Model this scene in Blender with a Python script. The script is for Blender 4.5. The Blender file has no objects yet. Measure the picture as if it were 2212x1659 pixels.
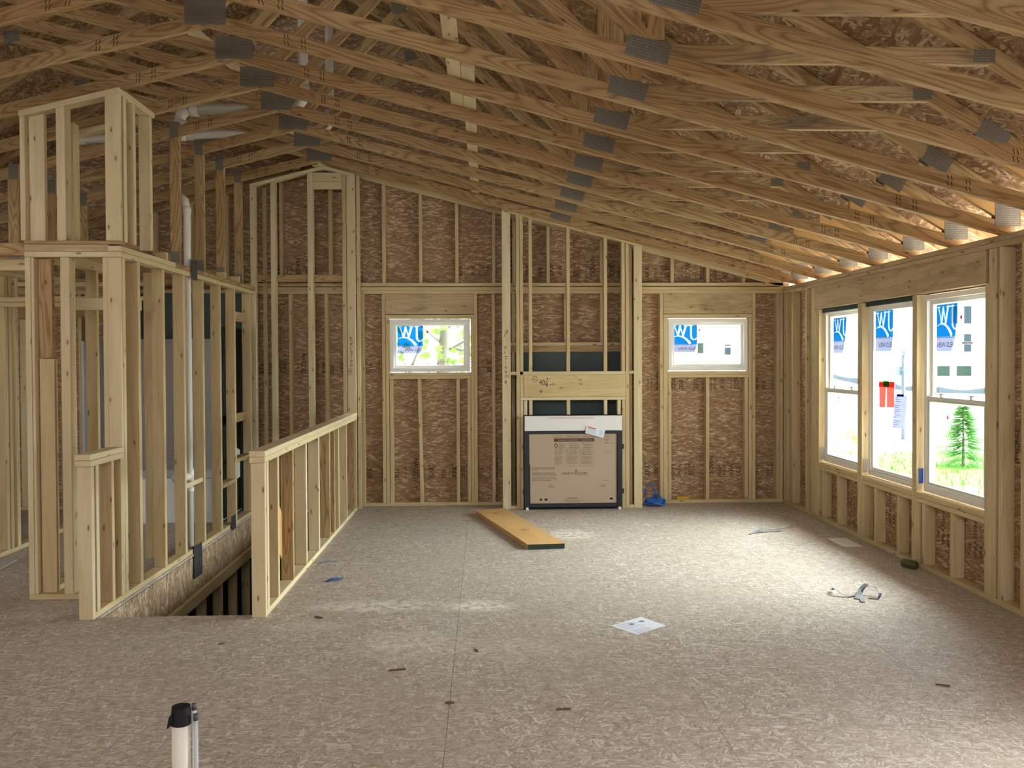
import bpy, math, random
from mathutils import Vector, Matrix
random.seed(11)
S = bpy.context.scene
COL = S.collection
V = Vector

# ------------------------------------------------------------------ camera
f_px, pit, yaw, rol, CAM_H, PX, PY = 1800., .0165, .0363, -.0043, 1.66, 1113.5, 805.1
Fw = V((math.sin(yaw)*math.cos(pit), math.cos(yaw)*math.cos(pit), -math.sin(pit)))
Rt = V((math.cos(yaw), -math.sin(yaw), 0)); Up = Rt.cross(Fw)
R2 = Rt*math.cos(rol) + Up*math.sin(rol); U2 = Up*math.cos(rol) - Rt*math.sin(rol)
cd = bpy.data.cameras.new('camera'); cam = bpy.data.objects.new('camera', cd); COL.objects.link(cam)
cd.sensor_fit = 'HORIZONTAL'; cd.sensor_width = 36; cd.lens = 36*f_px/2212
cd.shift_x = (1106-PX)/2212; cd.shift_y = (PY-829.5)/2212; cd.clip_start = .05; cd.clip_end = 500
M3 = Matrix((R2, U2, -Fw)).transposed()
cam.matrix_world = Matrix.Translation((0, 0, CAM_H)) @ M3.to_4x4()
S.camera = cam

# ------------------------------------------------------------------ materials
def lin(c):
    c = c.lstrip('#'); o = []
    for i in (0, 2, 4):
        v = int(c[i:i+2], 16)/255
        o.append(v/12.92 if v <= .04045 else ((v+.055)/1.055)**2.4)
    return (*o, 1)
class NT:
    def __init__(s, name):
        s.m = bpy.data.materials.new(name); s.m.use_nodes = True
        s.t = s.m.node_tree; s.t.nodes.clear()
        s.out = s.n('ShaderNodeOutputMaterial')
    def n(s, ty, **k):
        x = s.t.nodes.new(ty)
        for a, b in k.items(): setattr(x, a, b)
        return x
    def l(s, a, b): s.t.links.new(a, b)
    def math(s, op, a, b=None, c=None):
        x = s.n('ShaderNodeMath', operation=op)
        for i, v in enumerate((a, b, c)):
            if v is None: continue
            if isinstance(v, (int, float)): x.inputs[i].default_value = v
            else: s.l(v, x.inputs[i])
        return x.outputs[0]
    def mix(s, fac, a, b, bt='MIX'):
        x = s.n('ShaderNodeMix', data_type='RGBA', blend_type=bt)
        for i, v in ((0, fac), (6, a), (7, b)):
            if isinstance(v, (int, float)): x.inputs[i].default_value = v
            elif isinstance(v, tuple): x.inputs[i].default_value = v
            elif isinstance(v, str): x.inputs[i].default_value = lin(v)
            else: s.l(v, x.inputs[i])
        return x.outputs[2]
    def ramp(s, fac, stops, interp='LINEAR'):
        x = s.n('ShaderNodeValToRGB'); x.color_ramp.interpolation = interp
        e = x.color_ramp.elements
        while len(e) < len(stops): e.new(.5)
        for i, (p, c) in enumerate(stops):
            e[i].position = p; e[i].color = lin(c) if isinstance(c, str) else (c, c, c, 1)
        s.l(fac, x.inputs[0]); return x.outputs[0]
    def noise(s, vec, scale, detail=2, rough=.5, dist=0, dim='2D'):
        x = s.n('ShaderNodeTexNoise', noise_dimensions=dim); x.inputs['Scale'].default_value = scale
        x.inputs['Detail'].default_value = detail; x.inputs['Roughness'].default_value = rough
        x.inputs['Distortion'].default_value = dist; s.l(vec, x.inputs['Vector']); return x.outputs['Fac']
    def vor(s, vec, scale=1):
        x = s.n('ShaderNodeTexVoronoi', voronoi_dimensions='2D'); x.inputs['Scale'].default_value = scale
        s.l(vec, x.inputs['Vector']); return x
    def map(s, vec, scale=(1, 1, 1), rot=(0, 0, 0), loc=(0, 0, 0)):
        x = s.n('ShaderNodeMapping'); x.inputs['Scale'].default_value = scale
        x.inputs['Rotation'].default_value = rot; x.inputs['Location'].default_value = loc
        s.l(vec, x.inputs['Vector']); return x.outputs[0]
    def uv(s): return s.n('ShaderNodeTexCoord').outputs['UV']
    def bsdf(s, col, rough=.8, spec=.25, metal=0, bump=None, bstr=.2, bdist=.002):
        b = s.n('ShaderNodeBsdfPrincipled')
        if isinstance(col, str): b.inputs['Base Color'].default_value = lin(col)
        else: s.l(col, b.inputs['Base Color'])
        if isinstance(rough, (int, float)): b.inputs['Roughness'].default_value = rough
        else: s.l(rough, b.inputs['Roughness'])
        b.inputs['Specular IOR Level'].default_value = spec; b.inputs['Metallic'].default_value = metal
        if bump is not None:
            u = s.n('ShaderNodeBump'); u.inputs['Strength'].default_value = bstr; u.inputs['Distance'].default_value = bdist
            s.l(bump, u.inputs['Height']); s.l(u.outputs[0], b.inputs['Normal'])
        s.l(b.outputs[0], s.out.inputs[0]); return b
def wood(name, light, dark, late, K=9, contrast=.5, knot='#4a2c14', knots=.5, tint=.25, alt='#c9a878', stain=0.):
    t = NT(name)
    rnd = t.n('ShaderNodeObjectInfo').outputs['Random']
    off = t.n('ShaderNodeCombineXYZ')
    t.l(t.math('MULTIPLY', rnd, 91.7), off.inputs[0]); t.l(t.math('MULTIPLY', rnd, 37.3), off.inputs[1])
    add = t.n('ShaderNodeVectorMath', operation='ADD'); t.l(t.uv(), add.inputs[0]); t.l(off.outputs[0], add.inputs[1])
    p = add.outputs[0]
    n1 = t.noise(t.map(p, (.9, 8, 1)), 1, 1.5, .45, .25)
    g = t.math('PINGPONG', t.math('MULTIPLY', n1, K), 1)
    g = t.math('POWER', g, 2.2)
    fine = t.noise(t.map(p, (3, 160, 1)), 1, 2)
    base = t.mix(t.ramp(n1, [(.3, 0.), (.7, 1.)]), light, dark)
    base = t.mix(t.math('MULTIPLY', rnd, tint), base, alt)
    c = t.mix(t.math('MULTIPLY', g, contrast), base, late)
    c = t.mix(t.math('MULTIPLY', t.ramp(fine, [(.4, 0.), (.75, 1.)]), .22), c, late)
    v = t.vor(t.map(p, (4.5, 13, 1)), 1)
    sel = t.n('ShaderNodeSeparateColor'); t.l(v.outputs['Color'], sel.inputs[0])
    kn = t.math('MULTIPLY', t.math('LESS_THAN', sel.outputs[0], knots*.4), t.ramp(v.outputs['Distance'], [(.05, 1.), (.11, 0.)]))
    c = t.mix(t.math('MULTIPLY', kn, .8), c, knot)
    ring = t.math('MULTIPLY', t.math('LESS_THAN', sel.outputs[0], knots*.4), t.ramp(v.outputs['Distance'], [(.08, .6), (.26, 0.)]))
    c = t.mix(t.math('MULTIPLY', ring, .35), c, late)
    if stain:
        st = t.noise(t.map(p, (1.2, 4, 1), loc=(7, 3, 0)), 1, 4, .6)
        c = t.mix(t.math('MULTIPLY', t.ramp(st, [(.56, 0.), (.7, 1.)]), stain), c, '#4e4c42')
    t.bsdf(c, .72, .25, bump=fine, bstr=.15, bdist=.0008)
    return t.m
def osb(name, cols, sc=1., dirt=.0, darkfl='#4a2f1a', rots=(0., .6, -.55, 1.5), dust=None, rough=.8, spec=.2, edge=.4, thr=.04):
    t = NT(name)
    uv = t.uv()
    wob = t.noise(uv, 4.5, 2)
    w = t.n('ShaderNodeVectorMath', operation='MULTIPLY_ADD'); t.l(wob, w.inputs[0]); w.inputs[1].default_value = (.02, .05, 0); t.l(uv, w.inputs[2])
    p = w.outputs[0]
    col = None; hgt = None; n = len(cols)
    for i, r in enumerate(rots):
        k = (1., 1.35, 1.2, .9, 1.6, 1.1)[i % 6]
        v = t.vor(t.map(t.map(p, (1, 1, 1), (0, 0, r), (i*3.3, i*5.1, 0)), (8*sc*k, 42*sc*k, 1)))
        s = t.n('ShaderNodeSeparateColor'); t.l(v.outputs['Color'], s.inputs[0])
        c = t.ramp(s.outputs[1], [(q/n, cc) for q, cc in enumerate(cols)], 'CONSTANT')
        ed = t.ramp(v.outputs['Distance'], [(.45, 0.), (.85, 1.)])
        c = t.mix(t.math('MULTIPLY', ed, edge), c, darkfl)
        if col is None: col = c; hgt = s.outputs[0]
        else:
            msk = t.math('GREATER_THAN', s.outputs[0], .58+thr*i)
            col = t.mix(msk, col, c); hgt = t.math('ADD', hgt, t.math('MULTIPLY', msk, s.outputs[1]))
    st = t.noise(t.map(p, (14, 190, 1)), 1, 2)
    col = t.mix(t.math('MULTIPLY', t.ramp(st, [(.42, 0.), (.7, 1.)]), .3), col, darkfl)
    big = t.noise(uv, 1.3, 3)
    col = t.mix(t.math('MULTIPLY', t.ramp(big, [(.4, 0.), (.65, 1.)]), .25 if not dirt else dirt), col, cols[0])
    if dust:
        dn = t.noise(uv, 14, 4, .7); tot = None
        sep = t.n('ShaderNodeSeparateXYZ'); t.l(uv, sep.inputs[0])
        for (x, y, rx, ry, a) in dust:
            dx = t.math('DIVIDE', t.math('SUBTRACT', sep.outputs[0], x), rx); dy = t.math('DIVIDE', t.math('SUBTRACT', sep.outputs[1], y), ry)
            d = t.math('ADD', t.math('MULTIPLY', dx, dx), t.math('MULTIPLY', dy, dy))
            m = t.math('MULTIPLY', t.ramp(d, [(0., 1.), (1., 0.)]), a)
            m = t.math('MULTIPLY', m, t.ramp(dn, [(.36, 0.), (.58, 1.)]))
            tot = m if tot is None else t.math('MAXIMUM', tot, m)
        col = t.mix(tot, col, '#ece3d2')
    t.bsdf(col, rough, spec, bump=hgt, bstr=.25, bdist=.0015)
    return t.m
def plain(name, c, rough=.6, spec=.3, metal=0, var=.0, vs=8, c2=None, bump=False):
    t = NT(name)
    n = t.noise(t.n('ShaderNodeTexCoord').outputs['Object'], vs, 3, dim='3D')
    col = t.mix(t.math('MULTIPLY', n, var or .06), c, c2 or '#1a1a1a')
    t.bsdf(col, rough, spec, metal, bump=n if bump else None, bstr=.3, bdist=.004); return t.m
M = {}
M['spf'] = wood('spruce_stud', '#cfbc92', '#c5ae80', '#a08456', K=7, contrast=.3, knots=.55, alt='#dcc8a8')
M['spf_post'] = wood('pale_stud', '#d8c9a4', '#cdbc92', '#b0986a', K=6, contrast=.25, knots=.6, alt='#e2d4b8')
M['syp'] = wood('yellow_pine', '#c0a87c', '#b09468', '#7a5834', K=24, contrast=.75, knots=.28, tint=.5, alt='#b0895e')
M['syp_stain'] = wood('yellow_pine_stained', '#c0aa82', '#b29870', '#82623e', K=22, contrast=.7, knots=.3, alt='#c2a070', stain=.6)
M['header'] = wood('header_board', '#c6b08c', '#b69e78', '#927a54', K=10, contrast=.35, knots=.6, alt='#c2a880', stain=.5)
M['header_pale'] = wood('header_pale', '#d6c296', '#ccb484', '#a88c5a', K=9, contrast=.35, knots=.5, alt='#d8b984')
M['lvl'] = wood('lvl_face', '#d2a970', '#c99f66', '#b0844c', K=4, contrast=.2, knots=0, alt='#d2a970')
M['osb_wall'] = osb('osb_wall', ['#967758', '#a78766', '#b79a78', '#d4b998', '#9d7d5d', '#ae9070'], 1.6, rots=(0., .09, -.1, .3, -.5, .04), edge=.5, thr=.07)
M['osb_roof'] = osb('osb_roof', ['#806244', '#967858', '#ac8e6c', '#c6ac88', '#87684a', '#9e8060'], 1.0, rots=(0., .5, -.5, 1.2, -.9, .2))
M['osb_rim'] = osb('osb_rim', ['#9a7f62', '#ac9274', '#bda586', '#cdb89c', '#a28668', '#b49a7c'], 1.0, rots=(1.57, 1.2, 1.9, .8, 2.3, 1.5))
M['osb_floor'] = osb('osb_floor', ['#a89b8b', '#b8ad9f', '#c5bbae', '#d9d1c7', '#afa393', '#beb3a6'], 2.1, dirt=.3, darkfl='#62513f', rots=(0., .5, -.55, 1.3, -1.1, .15), edge=.5,
    dust=[(-.75, 5.62, .55, .16, .75), (-.05, 5.58, .3, .16, .95), (-.45, 4.85, .4, .3, .45), (.8, 7.82, .3, .3, .8), (-1.1, 5.2, .3, .12, .3), (.1, 4.75, .35, .2, .3)], rough=.55, spec=.35)
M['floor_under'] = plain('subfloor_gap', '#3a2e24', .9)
def galv():
    t = NT('galvanized_plate'); uv = t.uv()
    b = t.n('ShaderNodeTexBrick'); b.inputs['Scale'].default_value = 1; b.offset = .5
    b.inputs['Brick Width'].default_value = .008; b.inputs['Row Height'].default_value = .014; b.inputs['Mortar Size'].default_value = .0022
    b.inputs['Color1'].default_value = (.25, .225, .185, 1); b.inputs['Color2'].default_value = (.34, .31, .26, 1); b.inputs['Mortar'].default_value = (.12, .108, .086, 1)
    t.l(uv, b.inputs['Vector'])
    n = t.noise(uv, 40, 3)
    c = t.mix(t.ramp(n, [(.4, 0.), (.7, .5)]), b.outputs['Color'], '#787060')
    t.bsdf(c, .5, .4, .0, bump=b.outputs['Fac'], bstr=.5, bdist=.002); return t.m
M['galv'] = galv()
M['strap'] = plain('dark_strap', '#4a4b4a', .55, .4, .4)
M['vinyl'] = plain('white_vinyl', '#ece9e0', .4, .4)
M['pvc'] = plain('white_pvc', '#ded9cc', .4, .4, var=.12, c2='#8a7f6a')
M['white'] = plain('white_paint', '#e9e8e4', .5)
M['paper'] = plain('white_paper', '#e6ebf4', .7)
M['blackmetal'] = plain('black_metal', '#23262a', .45, .4)
M['black'] = plain('black_rubber', '#17171a', .6)
M['card'] = plain('cardboard', '#b39f8a', .8, var=.1, vs=3, c2='#8a7864')
M['ink'] = plain('ink', '#2b2622', .8)
M['inkfade'] = plain('faded_ink', '#3a2c1e', .9)
M['brownink'] = plain('brown_print', '#5a4636', .8)
M['redink'] = plain('red_print', '#c8545a', .8)
M['greyink'] = plain('grey_print', '#8e93a5', .8)
M['teal'] = plain('dark_membrane', '#4a5656', .6, var=.3, vs=2, c2='#1f2626')
M['dark'] = plain('black_membrane_and_well', '#121514', .7)
M['tub'] = plain('tub_acrylic', '#eef0f4', .3, .5)
M['surround'] = plain('surround_acrylic', '#b8b4b2', .35, .5)
M['blue'] = plain('blue_plastic', '#2d62b8', .4, .4)
M['greystrap'] = plain('grey_strap', '#8d929c', .5)
M['darkstrap'] = plain('dark_banding', '#4b4f58', .4, .4)
M['green'] = plain('green_can', '#3f4a2c', .35, .5, .5, var=.5, vs=60, c2='#8a8450')
M['yellow'] = plain('yellow_plastic', '#d4a416', .5)
M['insul'] = plain('white_foam', '#d8dad6', .9, bump=True, vs=30)
M['greenend'] = plain('green_end_paint', '#2f3b33', .8)
M['whitemembrane'] = plain('pale_panel', '#b9b4aa', .8)
M['splinter'] = plain('splinter_wood', '#6a4e34', .8)
M['copper'] = plain('grey_tube', '#b9bcc2', .4)
def glass():
    t = NT('window_glass')
    tr = t.n('ShaderNodeBsdfTransparent'); tr.inputs[0].default_value = (.93, .97, .95, 1)
    gl = t.n('ShaderNodeBsdfGlossy'); gl.inputs['Roughness'].default_value = .02
    lw = t.n('ShaderNodeLayerWeight'); lw.inputs[0].default_value = .5
    fr = t.math('MULTIPLY_ADD', t.math('POWER', lw.outputs['Facing'], 4.), .35, .02)
    mx = t.n('ShaderNodeMixShader'); t.l(fr, mx.inputs[0]); t.l(tr.outputs[0], mx.inputs[1]); t.l(gl.outputs[0], mx.inputs[2])
    t.l(mx.outputs[0], t.out.inputs[0]); return t.m
M['glass'] = glass()
def film(name, c, tr, op=.5):
    t = NT(name)
    a = t.n('ShaderNodeBsdfTransparent'); a.inputs[0].default_value = lin(tr)
    b = t.n('ShaderNodeBsdfTranslucent'); b.inputs[0].default_value = lin(c)
    d = t.n('ShaderNodeBsdfDiffuse'); d.inputs[0].default_value = lin(c)
    m1 = t.n('ShaderNodeMixShader'); m1.inputs[0].default_value = .6; t.l(d.outputs[0], m1.inputs[1]); t.l(b.outputs[0], m1.inputs[2])
    m2 = t.n('ShaderNodeMixShader'); m2.inputs[0].default_value = op; t.l(a.outputs[0], m2.inputs[1]); t.l(m1.outputs[0], m2.inputs[2])
    t.l(m2.outputs[0], t.out.inputs[0]); return t.m
M['film_blue'] = film('blue_film', '#0a5088', '#0a4470', .35)
M['film_pale'] = film('pale_film', '#6c6e84', '#5e6074', .35)
M['film_white'] = film('white_film', '#8a9aa4', '#7c8c96', .35)
M['film_ink'] = film('film_ink', '#0c0d14', '#101118', .6)
M['film_red'] = film('red_paper', '#e8807a', '#a8524c', .6)
M['film_green'] = film('green_tape', '#4fae3a', '#3a8a28', .6)
M['film_list'] = film('list_paper', '#b0b2cc', '#6a6a7c', .6)
M['film_bluetape'] = film('blue_tape', '#101c62', '#0c1650', .6)
M['dot'] = film('red_dot', '#701c26', '#5a1620', .7)

# ------------------------------------------------------------------ mesh builder
class MB:
    def __init__(s): s.v = []; s.f = []; s.m = []; s.g = []
    def face(s, idx, mi=0, g=(1, 0, 0)): s.f.append(idx); s.m.append(mi); s.g.append(g)
    def poly(s, pts, mi=0, g=(1, 0, 0)):
        b = len(s.v); s.v += [V(p) for p in pts]; s.face(list(range(b, b+len(pts))), mi, g); return s
    def hexa(s, P, mi=0, g=(1, 0, 0)):
        b = len(s.v); s.v += [V(p) for p in P]
        for q in ((0, 3, 2, 1), (4, 5, 6, 7), (0, 1, 5, 4), (1, 2, 6, 5), (2, 3, 7, 6), (3, 0, 4, 7)): s.face([b+i for i in q], mi, g)
        return s
    def box(s, x0, x1, y0, y1, z0, z1, mi=0, g=None):
        if x0 > x1: x0, x1 = x1, x0
        if y0 > y1: y0, y1 = y1, y0
        if z0 > z1: z0, z1 = z1, z0
        if g is None:
            d = (x1-x0, y1-y0, z1-z0); k = d.index(max(d)); g = tuple(1. if i == k else 0. for i in range(3))
        s.hexa([(x0, y0, z0), (x1, y0, z0), (x1, y1, z0), (x0, y1, z0), (x0, y0, z1), (x1, y0, z1), (x1, y1, z1), (x0, y1, z1)], mi, g)
        return s
    def bar(s, a, b, w, h, up=(0, 0, 1), mi=0):
        a = V(a); b = V(b); d = (b-a).normalized(); sd = d.cross(V(up)).normalized(); u = sd.cross(d)
        P = []
        for c in (a, b):
            for i, j in ((-1, -1), (1, -1), (1, 1), (-1, 1)): P.append(c+sd*(i*w/2)+u*(j*h/2))
        s.hexa(P, mi, tuple(d)); return s
    def prism(s, pts, ax, a0, a1, mi=0, g=(1, 0, 0)):
        # polygon in the plane across axis ax, extruded from a0 to a1
        def P(p, a): return {'X': (a, p[0], p[1]), 'Y': (p[0], a, p[1]), 'Z': (p[0], p[1], a)}[ax]
        n = len(pts); b = len(s.v)
        s.v += [V(P(p, a0)) for p in pts]+[V(P(p, a1)) for p in pts]
        s.face(list(range(b, b+n))[::-1], mi, g); s.face(list(range(b+n, b+2*n)), mi, g)
        for i in range(n):
            j = (i+1) % n; s.face([b+i, b+j, b+n+j, b+n+i], mi, g)
        return s
    def tube(s, path, r, n=14, mi=0, caps=True):
        path = [V(p) for p in path]; rings = []; prev = None
        for i, p in enumerate(path):
            d = ((path[min(i+1, len(path)-1)]-path[max(i-1, 0)])).normalized()
            if prev is None:
                u = d.orthogonal().normalized()
            else:
                u = (prev-d*prev.dot(d)).normalized()
            prev = u; w = d.cross(u); b = len(s.v)
            rr = r[i] if isinstance(r, (list, tuple)) else r
            s.v += [p+(u*math.cos(2*math.pi*k/n)+w*math.sin(2*math.pi*k/n))*rr for k in range(n)]; rings.append(b)
        for a, b in zip(rings, rings[1:]):
            for k in range(n): s.face([a+k, a+(k+1) % n, b+(k+1) % n, b+k], mi, (0, 0, 1))
        if caps:
            s.face([rings[0]+k for k in range(n)][::-1], mi); s.face([rings[-1]+k for k in range(n)], mi)
        return s
    def ribbon(s, pts, w, o, ex, ey, en, mi=0, t=.0006):
        # flat stroke drawn in a plane: pts 2-D, w one width or one per point
        o, ex, ey, en = V(o), V(ex), V(ey), V(en)
        P = [V((p[0], p[1])) for p in pts]; L = []; R = []
        for i, p in enumerate(P):
            d = P[min(i+1, len(P)-1)]-P[max(i-1, 0)]
            if d.length < 1e-9: d = V((1, 0))
            d.normalize(); nn = V((-d.y, d.x)); ww = (w[i] if isinstance(w, (list, tuple)) else w)/2
            L.append(p+nn*ww); R.append(p-nn*ww)
        to = lambda q: o+ex*q.x+ey*q.y+en*t
        for i in range(len(P)-1): s.poly([to(L[i]), to(L[i+1]), to(R[i+1]), to(R[i])], mi)
        return s
    def text(s, body, size, o, ex, ey, en, mi=0, t=.0006, align='LEFT', sx=1.):
        o, ex, ey, en = V(o), V(ex), V(ey), V(en)
        key = (body, align)
        if key not in TXT:
            cu = bpy.data.curves.new('t', 'FONT'); cu.body = body; cu.size = 1; cu.align_x = align; cu.resolution_u = 2
            ob = bpy.data.objects.new('t', cu); COL.objects.link(ob)
            dg = bpy.context.evaluated_depsgraph_get(); me = ob.evaluated_get(dg).to_mesh()
            TXT[key] = ([(v.co.x, v.co.y) for v in me.vertices], [list(p.vertices) for p in me.polygons])
            ob.evaluated_get(dg).to_mesh_clear(); bpy.data.objects.remove(ob); bpy.data.curves.remove(cu)
        vs, fs = TXT[key]; b = len(s.v)
        s.v += [o+ex*(x*size*sx)+ey*(y*size)+en*t for x, y in vs]
        for q in fs: s.face([b+i for i in q], mi)
        return s
    def build(s, name, mats, parent=None, bevel=0, smooth=False, origin=None, kind=None, label=None):
        if not isinstance(mats, (list, tuple)): mats = [mats]
        if origin is None: origin = ORG.get(parent.name, V((0, 0, 0))) if parent else V((0, 0, 0))
        origin = V(origin)
        me = bpy.data.meshes.new(name); me.from_pydata([v-origin for v in s.v], [], s.f)
        for m in mats: me.materials.append(M[m])
        uvl = me.uv_layers.new(name='uv')
        for p in me.polygons:
            p.material_index = s.m[p.index]; p.use_smooth = smooth
            n = p.normal; g = V(s.g[p.index]); u = g-n*g.dot(n)
            if u.length < .3: u = n.orthogonal()
            u.normalize(); w = n.cross(u)
            if abs(w.z) > .5 and w.z < 0: w = -w
            kx = round(n.x*3)*.17+round(n.y*3)*.31+round(n.z*3)*.23 if bevel >= 0 else 0
            for li in p.loop_indices:
                co = s.v[me.loops[li].vertex_index]
                uvl.data[li].uv = (co.dot(u)+kx, co.dot(w)+kx*2.3)
        o = bpy.data.objects.new(name, me); COL.objects.link(o)
        if parent: o.parent = parent
        else: o.location = origin
        ORG[o.name] = origin
        if bevel > 0:
            b = o.modifiers.new('bevel', 'BEVEL'); b.width = bevel; b.segments = 1; b.limit_method = 'ANGLE'; b.angle_limit = .9
        if kind: o['kind'] = kind
        if label: o['label'] = label
        return o
TXT = {}; ORG = {}
def tag(o, label, cat, group=None, kind=None):
    o['label'] = label; o['category'] = cat
    if group: o['group'] = group
    if kind: o['kind'] = kind
    return o
def thing(name, loc, label=None, cat=None, group=None, kind=None):
    o = bpy.data.objects.new(name, None); COL.objects.link(o); o.location = loc; o.empty_display_size = .1
    ORG[o.name] = V(loc)
    if label: tag(o, label, cat, group)
    if kind: o['kind'] = kind
    return o
BV = .0025
def stud(par, x0, x1, y0, y1, z0, z1, name='stud', mat='spf'):
    return MB().box(x0, x1, y0, y1, z0, z1).build(name, mat, par, BV)
def rectsub(r, hs):
    # rectangle r minus rectangles hs -> list of rectangles
    out = [r]
    for h in hs:
        nx = []
        for a in out:
            x0, x1, y0, y1 = a; p0, p1, q0, q1 = max(x0, h[0]), min(x1, h[1]), max(y0, h[2]), min(y1, h[3])
            if p0 >= p1 or q0 >= q1: nx.append(a); continue
            if q0 > y0: nx.append((x0, x1, y0, q0))
            if q1 < y1: nx.append((x0, x1, q1, y1))
            if p0 > x0: nx.append((x0, p0, q0, q1))
            if p1 < x1: nx.append((p1, x1, q0, q1))
        out = nx
    return out

Yb, Xw, SL = 9.446, 3.418, .2542
LOPN = [(5.2, 6.6, .8, 2.1)]; FOPN = [(-4.6, -4.0, 1.2, 2.0)]  # added openings out of view, sized for the light they let in
XL, YF = -7.3, -3.6           # far left wall and wall behind the camera
HOLE = (-2.515, -1.51, 5.46, 9.25)

# ------------------------------------------------------------------ floor
mb = MB(); g = .0018
xs = [-.18+1.22*i for i in range(-7, 5)]
for i, xa in enumerate(xs[:-1]):
    off = [5.66, 4.44][i % 2]; ys = [off+2.44*k for k in range(-5, 4)]
    for ya in ys:
        x0, x1, y0, y1 = max(xa+g/2, XL), min(xa+1.22-g/2, 3.52), max(ya+g/2, YF), min(ya+2.44-g/2, 9.54)
        if x1 <= x0 or y1 <= y0: continue
        for r in rectsub((x0, x1, y0, y1), [HOLE]): mb.box(*r, -.018, 0, 0, (1, 0, 0))
for r in rectsub((XL, 3.52, YF, 9.54), [HOLE]): mb.box(*r, -.03, -.019, 1)
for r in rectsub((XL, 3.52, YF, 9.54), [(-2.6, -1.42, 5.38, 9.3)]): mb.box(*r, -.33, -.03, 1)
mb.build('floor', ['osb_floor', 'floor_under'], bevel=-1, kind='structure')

# ------------------------------------------------------------------ wall_back
wb = thing('wall_back', (0, Yb, 0), kind='structure')
y0, y1 = Yb, Yb+.089
rz = lambda x: 3.34-SL*x if x > -1.77 else 3.34+SL*1.77+SL*(x+1.77)      # underside of the rake plate
WB = (-1.083, -.163, 1.51, 2.121); WR = (2.085, 3.017, 1.51, 2.121)
mb = MB()
def stamp(mb, x, z, y, h, i, mi=1):
    # panel stamps set sideways, as printed on the sheathing
    words = ['APA', '24/16', 'SIZED FOR', 'SPACING', '7/16', 'EXPOSURE 1', 'THIS SIDE', 'DOWN', 'PS 2-10', 'HUD-UM-40', 'APA', '000', 'SHEATHING']
    w = words[i % len(words)]
    n = len(w); sz = h/ (n*.62) if n > 3 else h/(n*.78)
    sz = min(sz, .062)
    mb.text(w, sz*1.35, (x, y, z), (0, 0, 1), (-1, 0, 0), (0, -1, 0), mi, t=.0012)
    return sz*1.35
rows = [(XL, 3.52, -.3, 1.22), (XL, 3.52, 1.22, 2.44)]
for (a, b, c, d) in rows:
    x = a
    while x < b-.01:
        e = min(x+2.44, b)
        for r in rectsub((x+.0003, e-.0003, c+.0003, d-.0003), [WB, WR]): mb.box(r[0], r[1], y1, y1+.012, r[2], r[3], 0, (1, 0, 0))
        x = e
dk = lambda x: 5.822-.5833*abs(x+1.77)                                    # underside of the deck
for r in rectsub((XL, 3.52, -.3, 2.45), [WB, WR]): mb.box(r[0], r[1], y1+.0125, y1+.014, r[2], r[3], 0, (1, 0, 0))  # added backing sheet, blocks light at the panel joints
mb.prism([(XL, 2.441), (3.52, 2.441), (3.52, dk(3.52)), (-1.77, dk(-1.77)), (XL, dk(XL))], 'Y', y1, y1+.012, 0)
i = 0
for zz, xa, xb in ((1.50, -2.5, .15), (.30, -1.42, .15), (.30, 1.8, 3.35), (1.30, 1.8, 3.35), (2.60, -.25, .16), (2.60, .3, 1.6), (2.58, 1.8, 2.9), (2.58, -2.4, -1.9), (1.48, -7, -4.2)):
    x = xa
    while x < xb:
        s_ = stamp(mb, x, zz, y1, .125, i); x += s_*1.05+(.06 if i % 5 == 4 else .012); i += 1
    for q in (0, .14): mb.ribbon([(xa, zz-.008+q), (xb, zz-.008+q)], .002, (0, y1, 0), (1, 0, 0), (0, 0, 1), (0, -1, 0), 1, .001)
mb.build('sheathing', ['osb_wall', 'inkfade'], wb, bevel=-1)
def ST(x0, x1, z0=.038, z1=2.40, name='stud', yy=(y0, y1), mat='spf', par=None): return stud(par or wb, x0, x1, yy[0], yy[1], z0, z1, name, mat)
for a, b in ((XL, -2.6), (-2.6, -1.42), (-1.42, .2), (.2, 1.7), (1.7, 3.418)):
    if a == -2.6: continue
    ST(a, b, 0, .038, 'bottom_plate')
ST(XL, -.6, 2.40, 2.438, 'top_plate'); ST(-.6, 3.418, 2.40, 2.438, 'top_plate')
ST(XL, -1.42, 2.439, 2.477, 'top_plate'); ST(-1.42, .9, 2.439, 2.477, 'top_plate'); ST(.9, 3.418, 2.439, 2.477, 'top_plate')
ST(XL, -1.46, 2.485, 2.523, 'gable_plate'); ST(-1.436, 2.0, 2.485, 2.523, 'gable_plate'); ST(2.002, 3.418, 2.485, 2.523, 'gable_plate')
for a in (-1.436, -1.398, -1.161, .077, .30, .90, 1.31, 1.70, 1.74, 1.994, 3.06, 3.34, 3.38, -2.20, -1.80): ST(a, a+.037)
for a in (-.125, -.29+.0): pass
ST(-.125, -.088); ST(-1.12, -1.084, .038, 2.121, 'jack_stud'); ST(-.162, -.126, .038, 2.121, 'jack_stud')
ST(2.034, 2.084, .038, 2.121, 'jack_stud'); ST(3.018, 3.056, .038, 2.121, 'jack_stud')
for a in (-1.078, -.328, -.203, 2.087, 2.525, 2.972): ST(a, a+.038, .038, 1.437, 'cripple_stud')
MB().hexa([(-.74, y0, .038), (-.702, y0, .038), (-.702, y1, .038), (-.74, y1, .038), (-.765, y0, 1.437), (-.727, y0, 1.437), (-.727, y1, 1.437), (-.765, y1, 1.437)], 0, (0, 0, 1)).build('cripple_stud', 'spf', wb, BV)
for (a, b) in ((-1.083, -.163), (2.085, 3.017)):
    ST(a, b, 1.475, 1.509, 'window_sill_plate'); ST(a, b, 1.438, 1.474, 'window_sill_plate')
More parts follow.
